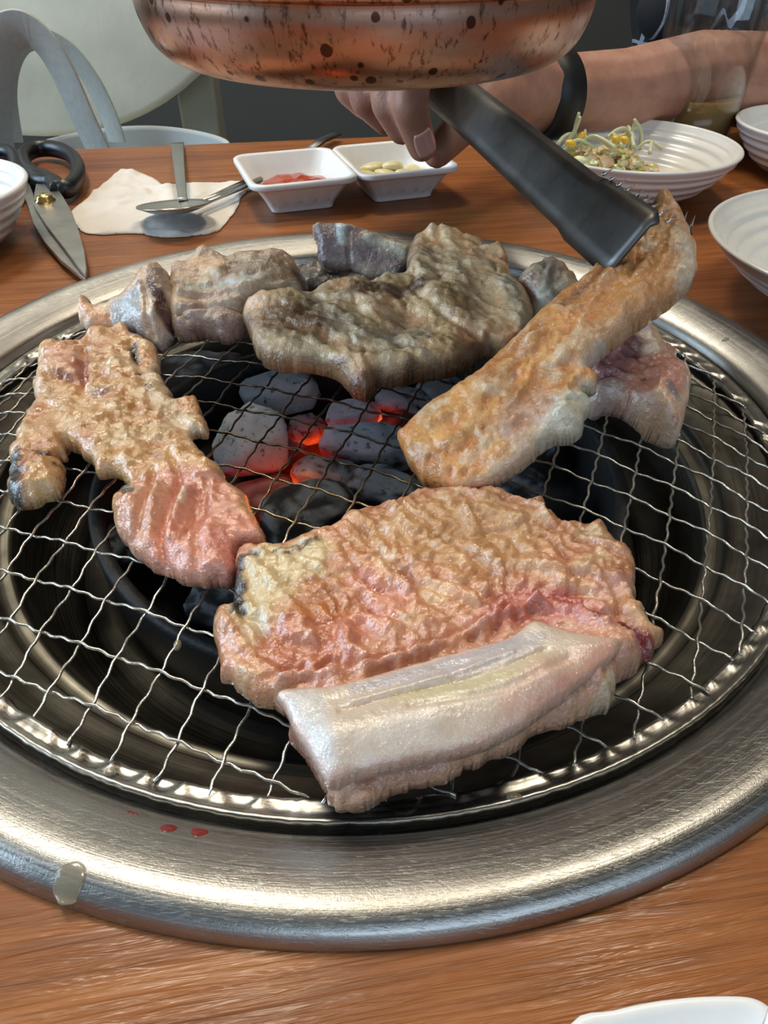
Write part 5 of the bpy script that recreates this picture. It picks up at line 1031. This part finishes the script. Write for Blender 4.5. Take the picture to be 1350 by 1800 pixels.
# ================================================================== CHAIR AND BAG
def build_chair():
    Yc = 0.86; cc = at_y(100, -110, Yc); root = empty('dining_chair', (cc[0], Yc+0.2, -0.73)); tag(root, 'cream wooden chair with a large oval back beyond the table', 'chair'); off = np.array(root.location)
    n = 72; a = np.linspace(0, 2*PI, n, endpoint=False); cc = np.array([-0.37, Yc, 0.206]); rx, rz = 0.28, 0.25; rings = []
    for s_, dy in ((0.02, 0.010), (0.5, 0.009), (0.97, 0.009), (1.0, 0.006), (1.0, -0.006), (0.97, -0.009), (0.5, -0.009), (0.02, -0.008)):
        x = rx*s_*np.cos(a); rings.append(np.stack([cc[0]+x, Yc+dy+0.25*(x**2)*-1.0, cc[2]+rz*s_*np.sin(a)], 1))
    V = np.concatenate(rings)-off; Fc = [(i*n+k, i*n+(k+1) % n, (i+1)*n+(k+1) % n, (i+1)*n+k) for i in range(len(rings)-1) for k in range(n)]+[tuple(range(n)), tuple(range(7*n, 8*n))]
    o = mesh_obj('backrest', V, Fc, M_CHAIR, root); fix_normals(o)
    for px in (354, -190):
        x = at_y(px, 200, 0.90)[0]; b = box('back_post', (x-0.021, 0.885, -0.73), (x+0.021, 0.925, 0.30), M_CHAIR2, None, bevel=0.004); b.parent = root; b.location = np.array(b.location)-off
    x0, x1 = at_y(-190, 200, 0.9)[0], at_y(354, 200, 0.9)[0]
    b = box('seat', (x0-0.02, 0.665, -0.31), (x1+0.02, 0.93, -0.285), M_CHAIR, None, bevel=0.008); b.parent = root; b.location = np.array(b.location)-off
    for x in (x0, x1): b = box('leg', (x-0.018, 0.68, -0.73), (x+0.018, 0.715, -0.31), M_CHAIR2, None, bevel=0.004); b.parent = root; b.location = np.array(b.location)-off
build_chair()
def build_bag():
    c = at_y(230, 246, 0.745); rx = 0.093; root = empty('tote_bag', (c[0], 0.745, -0.285)); tag(root, 'pale canvas tote bag with two long handles standing on the chair', 'bag'); off = np.array(root.location); zt = c[2]-0.002
    prof = [(0.8, -0.284), (0.95, -0.27), (1.0, -0.15), (1.0, zt-0.004), (1.005, zt), (0.97, zt), (0.96, zt-0.004), (0.95, -0.15), (0.9, -0.265)]
    V, Fc = lathe([(r*rx, z) for r, z in prof], 80, center=(c[0], 0.745, 0), ry=0.55); 
    V = np.array(V); V[:, 2] += np.where(V[:, 2] > zt-0.02, 0.003*np.cos((V[:, 0]-c[0])*25), 0)
    o = mesh_obj('bag_body', V-off, Fc, M_BAG, root); fix_normals(o)
    V, Fc = lathe([(0.001, -0.2835), (0.08, -0.2835)], 40, center=(c[0], 0.745, 0), ry=0.55); mesh_obj('bag_base', V-off, Fc, M_BAG, root)
    for pxs, Yb, wd in (([(172, 262), (145, 205), (112, 130), (80, 78), (45, 50), (10, 62), (-8, 100), (-14, 170), (-8, 262)], 0.700, 0.0270), ([(206, 250), (190, 200), (160, 140), (120, 90), (75, 68), (35, 72), (12, 110), (6, 170), (18, 250)], 0.775, 0.0210)):
        P = catmull(np.array([at_y(x, y, Yb) for x, y in pxs]), 8, closed=False); T = np.gradient(P, axis=0); T /= np.linalg.norm(T, axis=1)[:, None]
        pr = np.cross(T, [0, 1, 0]); wv = pr*0.86+np.array([0, 0.5, 0]); wv /= np.linalg.norm(wv, axis=1)[:, None]; n_ = np.cross(T, wv)
        V = []; 
        for p_, w__, nn in zip(P, wv, n_): V += [p_-w__*wd/2*1.15-nn*0.001, p_+w__*wd/2*1.15-nn*0.001, p_+w__*wd/2*1.15+nn*0.001, p_-w__*wd/2*1.15+nn*0.001]
        m = len(P); Fc = [(i*4+k, i*4+(k+1) % 4, (i+1)*4+(k+1) % 4, (i+1)*4+k) for i in range(m-1) for k in range(4)]
        o = mesh_obj('bag_handle', np.array(V)-off, Fc, M_CANVAS, root); fix_normals(o); b = o.modifiers.new('b', 'BEVEL'); b.width = 0.0006; b.limit_method = 'ANGLE'
build_bag()
